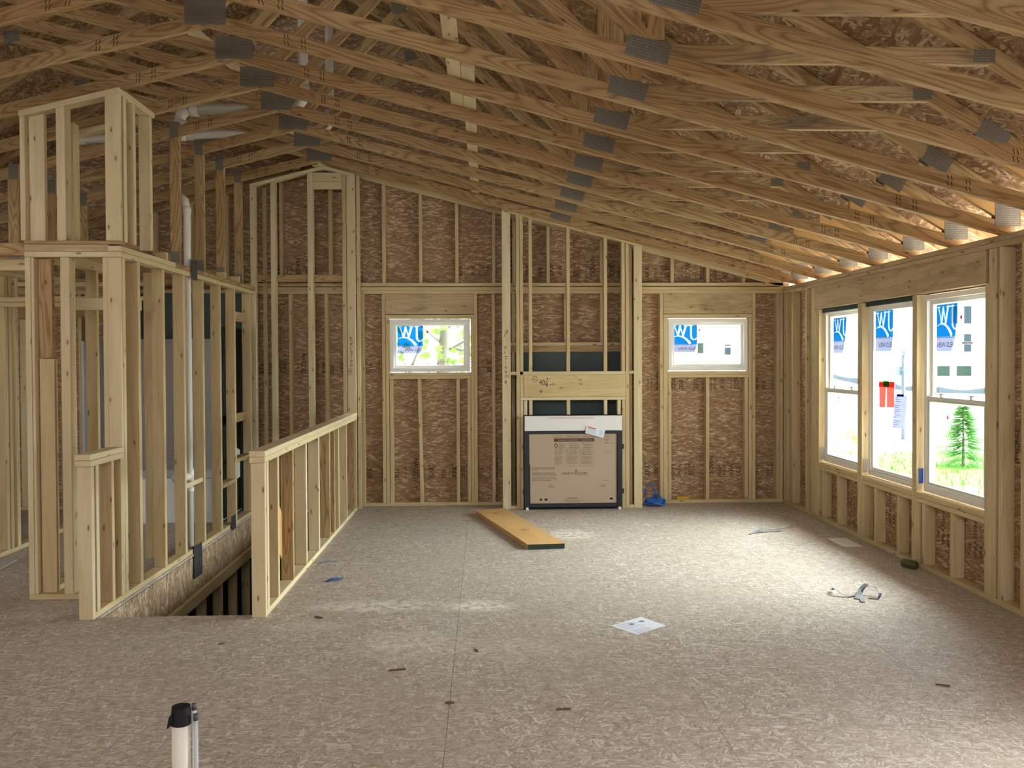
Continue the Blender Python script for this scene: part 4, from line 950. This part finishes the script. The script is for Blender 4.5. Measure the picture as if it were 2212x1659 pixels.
for (x, y_, L, a, lab) in ((-.48, 4.44, .13, .2, 'dark splinter on the floor below the sawdust'), (-1.08, 5.38, .09, -.5, 'dark splinter near the foot of the long half wall'), (.36, 3.9, .10, .1, 'thick brown bark chip in the right foreground'), (-.06, 4.72, .06, -1., 'small dark chip right of the lower sawdust patch'),
                          (2.30, 4.10, .09, -.3, 'reddish sliver alone on the right foreground floor'), (-.18, 4.0, .06, 0, 'short dark chip on the long floor seam'), (-1.55, 4.9, .05, .6, 'nail-like dark sliver before the stair opening')):
    mb = MB(); c, s_ = math.cos(a), math.sin(a); L *= .75
    mb.hexa([(x-L/2*c, y_-L/2*s_, .001), (x+L/2*c, y_+L/2*s_-.004, .001), (x+L/2*c, y_+L/2*s_+.004, .001), (x-L/3*c, y_-L/3*s_+.012, .001), (x-L/2*c, y_-L/2*s_, .004), (x+L/2*c, y_+L/2*s_-.004, .008), (x+L/2*c, y_+L/2*s_+.004, .008), (x-L/3*c, y_-L/3*s_+.012, .006)])
    tag(mb.build('wood_splinter', 'splinter'), lab, 'splinter')

# ------------------------------------------------------------------ outside
GZ = -.85
def grass():
    # pale straw-covered soil with a strip of lawn further out
    t = NT('grass'); p = t.n('ShaderNodeTexCoord').outputs['Object']
    n = t.noise(p, .5, 4); f_ = t.noise(p, 14, 3)
    c = t.mix(t.ramp(f_, [(.35, 0.), (.65, 1.)]), '#457f28', '#78ae48')
    sp = t.n('ShaderNodeSeparateXYZ'); t.l(p, sp.inputs[0])
    dx = t.math('DIVIDE', t.math('SUBTRACT', sp.outputs[0], 10.6), 2.6); dy = t.math('DIVIDE', t.math('SUBTRACT', sp.outputs[1], 18.2), 4.5)
    d = t.math('ADD', t.math('ADD', t.math('MULTIPLY', dx, dx), t.math('MULTIPLY', dy, dy)), t.math('MULTIPLY', t.math('SUBTRACT', n, .5), 2.2))
    c = t.mix(t.ramp(d, [(.75, 0.), (1., 1.)]), c, t.mix(f_, '#e2dccd', '#f0ece2'))
    t.bsdf(c, .9, .1); return t.m
M['grass'] = grass()
M['blade'] = plain('grass_blade', '#4d8a2c', .8, var=.3, vs=3, c2='#80b04c')
M['needle'] = plain('spruce_needle', '#669a56', .8, var=.5, vs=20, c2='#a4d490')
M['leaf'] = plain('maple_leaf', '#4f7f2c', .7, var=.6, vs=9, c2='#7fa850')
M['bark'] = plain('bark', '#63635c', .9, var=.4, vs=9, c2='#45433c')
M['siding'] = plain('pale_siding', '#b4bcc6', .8); M['siding_w'] = plain('white_siding', '#d2d6da', .8); M['siding_b'] = plain('blue_grey_siding', '#62738a', .8)
M['rooftile'] = plain('roof_shingle', '#8d98a6', .9); M['houseglass'] = plain('house_glass', '#24323c', .3, .2); M['houseglass2'] = plain('house_glass_green', '#22382e', .3, .2)
M['deckwood'] = plain('deck_wood', '#a06c3c', .8); M['silt'] = plain('silt_fabric', '#46525c', .8, var=.3, vs=2); M['lampgrey'] = plain('lamp_grey', '#4a5260', .5); M['flower'] = plain('yellow_flower', '#f0c020', .7)
M['twig'] = plain('reddish_twig', '#a88878', .8); M['street'] = plain('pale_concrete', '#cfcdca', .9)
mb = MB()
for r in rectsub((-60, 120, -30, 160), [(XL-.05, 3.52, YF-.05, 9.55)]): mb.box(*r, GZ-.1, GZ, 0, (1, 0, 0))
mb.build('ground_outside', 'grass', bevel=-1, kind='structure')
mb = MB(); mb.box(13.2, 40, 27, 40, GZ, GZ+.02); mb.build('street_outside', 'street', bevel=-1, kind='structure')
def house(loc, w, d, h, ridge, mat, label, wins, ax='X'):
    # gabled box; wins: (face, a, z, w, h) on the faces that look at the room
    t = thing('house', loc, label, 'house'); x, y_, z = loc
    MB().box(x-w/2, x+w/2, y_, y_+d, z, z+h).build('wall', mat, t, .02)
    mb = MB(); e = .4
    if ax == 'X': mb.prism([(x-w/2-e, z+h-.1), (x+w/2+e, z+h-.1), (x, z+h+ridge)], 'Y', y_-e, y_+d+e)
    else: mb.prism([(y_-e, z+h-.1), (y_+d+e, z+h-.1), (y_+d/2, z+h+ridge)], 'X', x-w/2-e, x+w/2+e)
    mb.build('roof', 'rooftile', t)
    for fc, a, zz, ww, hh, *g_ in wins:
        if fc == 'F': b = (x+a-ww/2, x+a+ww/2, y_-.05, y_+.02); c = (b[0]-.1, b[1]+.1, y_-.03, y_+.02)
        else: b = (x-w/2-.05, x-w/2+.02, y_+a-ww/2, y_+a+ww/2); c = (x-w/2-.03, x-w/2+.02, b[2]-.1, b[3]+.1)
        wn = MB().box(*c, zz-.1, zz+hh+.1).build('window', 'siding_w', t)
        MB().box(*b, zz, zz+hh).build('pane', g_[0] if g_ else 'houseglass', wn)
    return t
house((28.4, 45, GZ), 7.2, 12, 6.2, 2.6, 'siding', 'pale grey house across the street behind the spruce window', [('F', -2.05, .62, .82, .55, 'houseglass2'), ('F', -3.2, .62, .7, .55, 'houseglass2'), ('F', -1.85, 3.5, .4, .95), ('F', -1.85, 2.5, .4, .42), ('F', -1.85, 1.95, .4, .42), ('F', -2.6, 3.5, .35, .95)])
house((31.2, 41.5, GZ), 4.2, 3, 1.9, .6, 'siding_b', 'low blue grey house wing in front of the pale house', [])
house((31.5, 60, GZ), 5.0, 14, 4.5, 3, 'siding_w', 'white house with grey roof seen through the middle side window', [('F', -1.2, 1.4, 1, 1.2)], 'Y')
house((41, 90, GZ), 7, 14, 5.0, 4.5, 'siding', 'distant pale gabled house seen through the side window nearest the corner', [('F', -1.5, 1.5, 1, 1.4), ('F', 1, 1.5, 1, 1.4)])
house((27, 100, GZ), 16, 10, 7.6, 3.5, 'siding_w', 'white house seen through the back window right of the fireplace', [('F', -.95, 2.26, .7, 1.23, 'houseglass2'), ('F', 2.35, 2.08, .74, .84), ('F', 2.35, 3.14, .74, .17)], 'Y')
dk_ = thing('deck', (26, 97.5, GZ), 'new wooden deck with railings and stair on the white house', 'deck')
MB().box(20, 31, 96.2, 99.4, 1.02, 1.1).build('platform', 'deckwood', dk_)
for a in (20.2, 25.5, 30.8): MB().box(a-.07, a+.07, 96.3, 96.44, GZ, 1.02).build('post', 'deckwood', dk_)
for a, b in ((20, 26.5), (28.1, 31)): MB().box(a, b, 96.3, 96.4, 1.98, 2.06).build('rail', 'deckwood', dk_)
MB().bar((26.6, 96.35, 1.05), (28.0, 96.35, 2.02), .09, .09).build('rail', 'deckwood', dk_)
for a, b in ((22.4, 22.95), (24.7, 25.45), (25.75, 26.35), (28.55, 29.35)):
    xx = a
    while xx < b: MB().box(xx, xx+.05, 96.32, 96.38, 1.1, 1.99).build('baluster', 'deckwood', dk_); xx += .15
# spruce
t = thing('spruce_tree', (10.95, 18.7, GZ), 'small bright green spruce standing on the lawn outside', 'tree')
MB().tube([(10.95, 18.7, GZ), (10.95, 18.7, .45)], [.035, .01], 8).build('trunk', 'bark', t)
mb = MB(); r_ = random.Random(2)
for i in range(560):
    u = r_.random()**.8; z = GZ+.03+u*1.38; R_ = .60*(1-u)**.75+.03; a = r_.uniform(0, 6.283); R_ *= r_.uniform(.55, 1.05)
    p0 = V((10.95, 18.7, z+.04)); p1 = V((10.95+R_*math.cos(a), 18.7+R_*math.sin(a), z-.05+.10*u))
    dd = (p1-p0); sd = dd.cross(V((0, 0, 1))).normalized()
    for s_ in range(7):
        q = p0+dd*(.3+.7*s_/6); w = .12*(1-.55*s_/6)
        for sg in (-1, 1):
            tip = q+sd*(sg*w)+dd.normalized()*w*.8+V((0, 0, -.015)); mb.poly([q, q+dd.normalized()*.03+V((0, 0, .012)), tip])
    mb.poly([p0-sd*.006, p1, p0+sd*.006])
o = mb.build('foliage', 'needle', t); o['kind'] = 'stuff'
# lawn tufts
mb = MB(); r_ = random.Random(5)
for i in range(1500):
    x, y_ = r_.uniform(8, 14), r_.uniform(12, 24); hh = r_.uniform(.05, .16); a = r_.uniform(0, 6.28)
    mb.poly([(x, y_, GZ), (x+.03*math.cos(a), y_+.03*math.sin(a), GZ), (x+.06*math.cos(a+1), y_+.05*math.sin(a+1), GZ+hh)])
tag(mb.build('grass', 'blade'), 'tufts of bright green grass on the lawn outside', 'grass', kind='stuff')
def bush(x, y_, rr, hh, mat, label, n=160, ls=.07, name='shrub', seed=1):
    mb = MB(); r_ = random.Random(seed)
    for i in range(n):
        a, u = r_.uniform(0, 6.28), r_.random(); R_ = rr*math.sqrt(r_.random())*(1-.5*u); p = V((x+R_*math.cos(a), y_+R_*math.sin(a), GZ+u*hh))
        d1 = V((r_.uniform(-1, 1), r_.uniform(-1, 1), r_.uniform(-.5, 1)))*ls; d2 = V((r_.uniform(-1, 1), r_.uniform(-1, 1), r_.uniform(-.5, .5)))*ls
        mb.poly([p, p+d1, p+d1+d2, p+d2])
    t = thing(name, (x, y_, GZ), label, 'shrub'); MB().tube([(x, y_, GZ), (x, y_, GZ+hh*.6)], .012, 6).build('stem', 'twig', t)
    o = mb.build('foliage', mat, t); o['kind'] = 'stuff'
bush(12.0, 21.5, .35, .75, 'twig', 'bare reddish shrub beside the lamp post', 130, .06, seed=3)
bush(10.6, 23.5, .5, .35, 'flower', 'low yellow flowering shrub on the far lawn', 160, .06, seed=4)
bush(12.3, 18.9, .5, .9, 'blade', 'loose green shrub right behind the spruce', 200, .08, seed=6)
bush(22.0, 40, .6, 1.5, 'needle', 'young tree in front of the pale house windows', 200, .14, 'young_tree', 7)
t = thing('lamp_post', (12.76, 25, GZ), 'grey lamp post outside the middle side window', 'lamp post')
MB().tube([(12.76, 25, GZ), (12.76, 25, 1.73)], .055, 12).build('post', 'lampgrey', t, smooth=True)
MB().tube([(12.76, 25, 1.72), (12.76, 25, 1.76), (12.76, 25, 1.85), (12.76, 25, 1.88)], [.06, .10, .13, .04], 8).build('lamp_head', 'lampgrey', t)
MB().box(12.57, 13.02, 25.06, 25.09, 1.115, 1.375).build('sign_board', 'siding_b', t)
FT = [(12, 35, 1.3), (14.5, 35, 1.1), (15.9, 35, .78), (17.3, 35, .56), (17.45, 35, .55), (18.3, 35, .46), (19.4, 35, .38), (21.4, 35, .33), (25, 35, .30), (40, 35, .2)]
mb = MB(); FH = .24
for a, b in zip(FT, FT[1:]):
    za, zb = a[2]-FH, b[2]-FH
    mb.poly([(a[0], 30, GZ+.005), (b[0], 30, GZ+.005), (b[0], 35, zb), (a[0], 35, za)]); mb.poly([(a[0], 35, za), (b[0], 35, zb), (b[0], 40, zb), (a[0], 40, za)]); mb.poly([(a[0], 40, za), (b[0], 40, zb), (b[0], 44, GZ), (a[0], 44, GZ)])
mb.build('bank_outside', 'street', bevel=-1, kind='structure')
for q, lab in ((FT[1:4], 'dark sagging silt fence seen through the side window nearest the corner'), (FT[4:9], 'dark sagging silt fence in front of the pale house')):
    t = thing('silt_fence', (q[0][0], 35, q[0][2]-FH), lab, 'fence'); mb = MB()
    for a, b in zip(q, q[1:]):
        for k in range(6):
            u, v = k/6, (k+1)/6; sag = lambda u: -.10*math.sin(u*math.pi)
            xa_, xb_ = a[0]+(b[0]-a[0])*u, a[0]+(b[0]-a[0])*v; za, zb = a[2]+(b[2]-a[2])*u, a[2]+(b[2]-a[2])*v
            mb.box(xa_, xb_, 34.96, 34.98, 0, 0) if False else mb.hexa([(xa_, 34.93, za-FH-.02), (xb_, 34.93, zb-FH-.02), (xb_, 34.95, zb-FH-.02), (xa_, 34.95, za-FH-.02), (xa_, 34.93, za+sag(u)), (xb_, 34.93, zb+sag(v)), (xb_, 34.95, zb+sag(v)), (xa_, 34.95, za+sag(u))], 0, (1, 0, 0))
    mb.build('fabric', 'silt', t)
    for a in q: MB().box(a[0]-.02, a[0]+.02, 34.90, 34.93, a[2]-FH-.1, a[2]+.08).build('stake', 'lampgrey', t)
# maple outside the left back window
t = thing('maple_tree', (-.68, 13, GZ), 'leafy maple with grey trunk behind the left back window', 'tree')
mb = MB(); mb.tube([(-.70, 13, GZ), (-.68, 13, 1.2), (-.62, 13, 1.9), (-.60, 13.1, 2.6), (-.5, 13.2, 3.6)], [.14, .115, .10, .08, .05], 12); mb.build('trunk', 'bark', t, smooth=True)
for q in ([(-.64, 13, 1.75), (-.2, 12.8, 2.0), (.35, 12.6, 2.35)], [(-.66, 13, 1.9), (-1.0, 12.7, 2.2), (-1.5, 12.6, 2.5)], [(-1.2, 12.4, 1.3), (-1.0, 12.4, 1.75), (-.85, 12.4, 2.3)], [(-.62, 13, 2.1), (-.3, 12.9, 2.4), (.1, 12.7, 2.8)], [(-.64, 13, 1.85), (-.1, 13.1, 1.75), (.3, 13.2, 1.8)]):
    MB().tube(q, [.028, .018, .008], 8).build('branch', 'bark', t, smooth=True)
mb = MB(); r_ = random.Random(8)
for i in range(420):
    p = V((r_.uniform(-1.9, .9), r_.uniform(12.0, 14.4), r_.uniform(1.25, 3.6)))
    if p.z < 1.6 and r_.random() < .55: continue
    L = r_.uniform(.05, .085); u = V((r_.uniform(-1, 1), r_.uniform(-.5, .5), r_.uniform(-1, 1))).normalized(); w = u.cross(V((r_.uniform(-.4, .4), 1, r_.uniform(-.4, .4)))).normalized()
    pts = [(-.9, 0), (-.3, .45), (-.55, .95), (.1, .6), (.35, 1.0), (.5, .35), (1.1, 0), (.5, -.35), (.35, -1.0), (.1, -.6), (-.55, -.95), (-.3, -.45)]
    mb.poly([p+u*(a*L)+w*(b*L) for a, b in pts])
o = mb.build('leaves', 'leaf', t); o['kind'] = 'stuff'

# ------------------------------------------------------------------ light
w = bpy.data.worlds.new('sky'); S.world = w; w.use_nodes = True; nt = w.node_tree; nt.nodes.clear()
o = nt.nodes.new('ShaderNodeOutputWorld'); b = nt.nodes.new('ShaderNodeBackground'); nt.links.new(b.outputs[0], o.inputs[0])
tc = nt.nodes.new('ShaderNodeTexCoord'); sp = nt.nodes.new('ShaderNodeSeparateXYZ'); nt.links.new(tc.outputs['Generated'], sp.inputs[0])
nrm = nt.nodes.new('ShaderNodeVectorMath'); nrm.operation = 'NORMALIZE'; nt.links.new(tc.outputs['Generated'], nrm.inputs[0])
dot = nt.nodes.new('ShaderNodeVectorMath'); dot.operation = 'DOT_PRODUCT'; nt.links.new(nrm.outputs[0], dot.inputs[0]); dot.inputs[1].default_value = V((.85, .12, .50)).normalized()
def wm(op, a, b):
    x = nt.nodes.new('ShaderNodeMath'); x.operation = op
    for i_, v_ in enumerate((a, b)):
        if isinstance(v_, (int, float)): x.inputs[i_].default_value = v_
        else: nt.links.new(v_, x.inputs[i_])
    return x.outputs[0]
glow = wm('POWER', wm('MAXIMUM', dot.outputs['Value'], 0.), 7.)       # the thin bright part of the overcast, towards the sun
nt.links.new(wm('MULTIPLY_ADD' if False else 'ADD', wm('MULTIPLY', glow, 6.), .5), b.inputs[1]); b.inputs[0].default_value = (.94, .97, 1, 1)
def portal(name, loc, rot, sx, sy):
    l = bpy.data.lights.new(name, 'AREA'); l.shape = 'RECTANGLE'; l.size = sx; l.size_y = sy; l.cycles.is_portal = True
    ob = bpy.data.objects.new(name, l); COL.objects.link(ob); ob.location = loc; ob.rotation_euler = rot
h_ = math.pi/2
for (a, b_) in OPN: portal('daylight', (3.55, (a+b_)/2, 1.37), (0, h_, 0), 1.55, b_-a)
portal('daylight', (3.55, sum(DOOR)/2, 1.03), (0, h_, 0), 2.05, DOOR[1]-DOOR[0])
for r in (WB, WR): portal('daylight', ((r[0]+r[1])/2, 9.57, (r[2]+r[3])/2), (-h_, 0, 0), r[1]-r[0], r[3]-r[2])
for r in FOPN: portal('daylight', ((r[0]+r[1])/2, YF-.12, (r[2]+r[3])/2), (h_, 0, 0), r[1]-r[0], r[3]-r[2])
for r in LOPN: portal('daylight', (XL-.12, (r[0]+r[1])/2, (r[2]+r[3])/2), (0, -h_, 0), r[3]-r[2], r[1]-r[0])
S.view_settings.view_transform = 'Standard'; S.view_settings.look = 'None'; S.view_settings.gamma = 1; S.view_settings.exposure = 3.66
S.view_settings.use_curve_mapping = False
c = S.cycles; c.max_bounces = 8; c.diffuse_bounces = 4; c.glossy_bounces = 3; c.transparent_max_bounces = 12; c.transmission_bounces = 4
c.caustics_reflective = False; c.caustics_refractive = False; c.sample_clamp_indirect = 6; c.use_denoising = True; c.use_adaptive_sampling = True; c.adaptive_threshold = .02
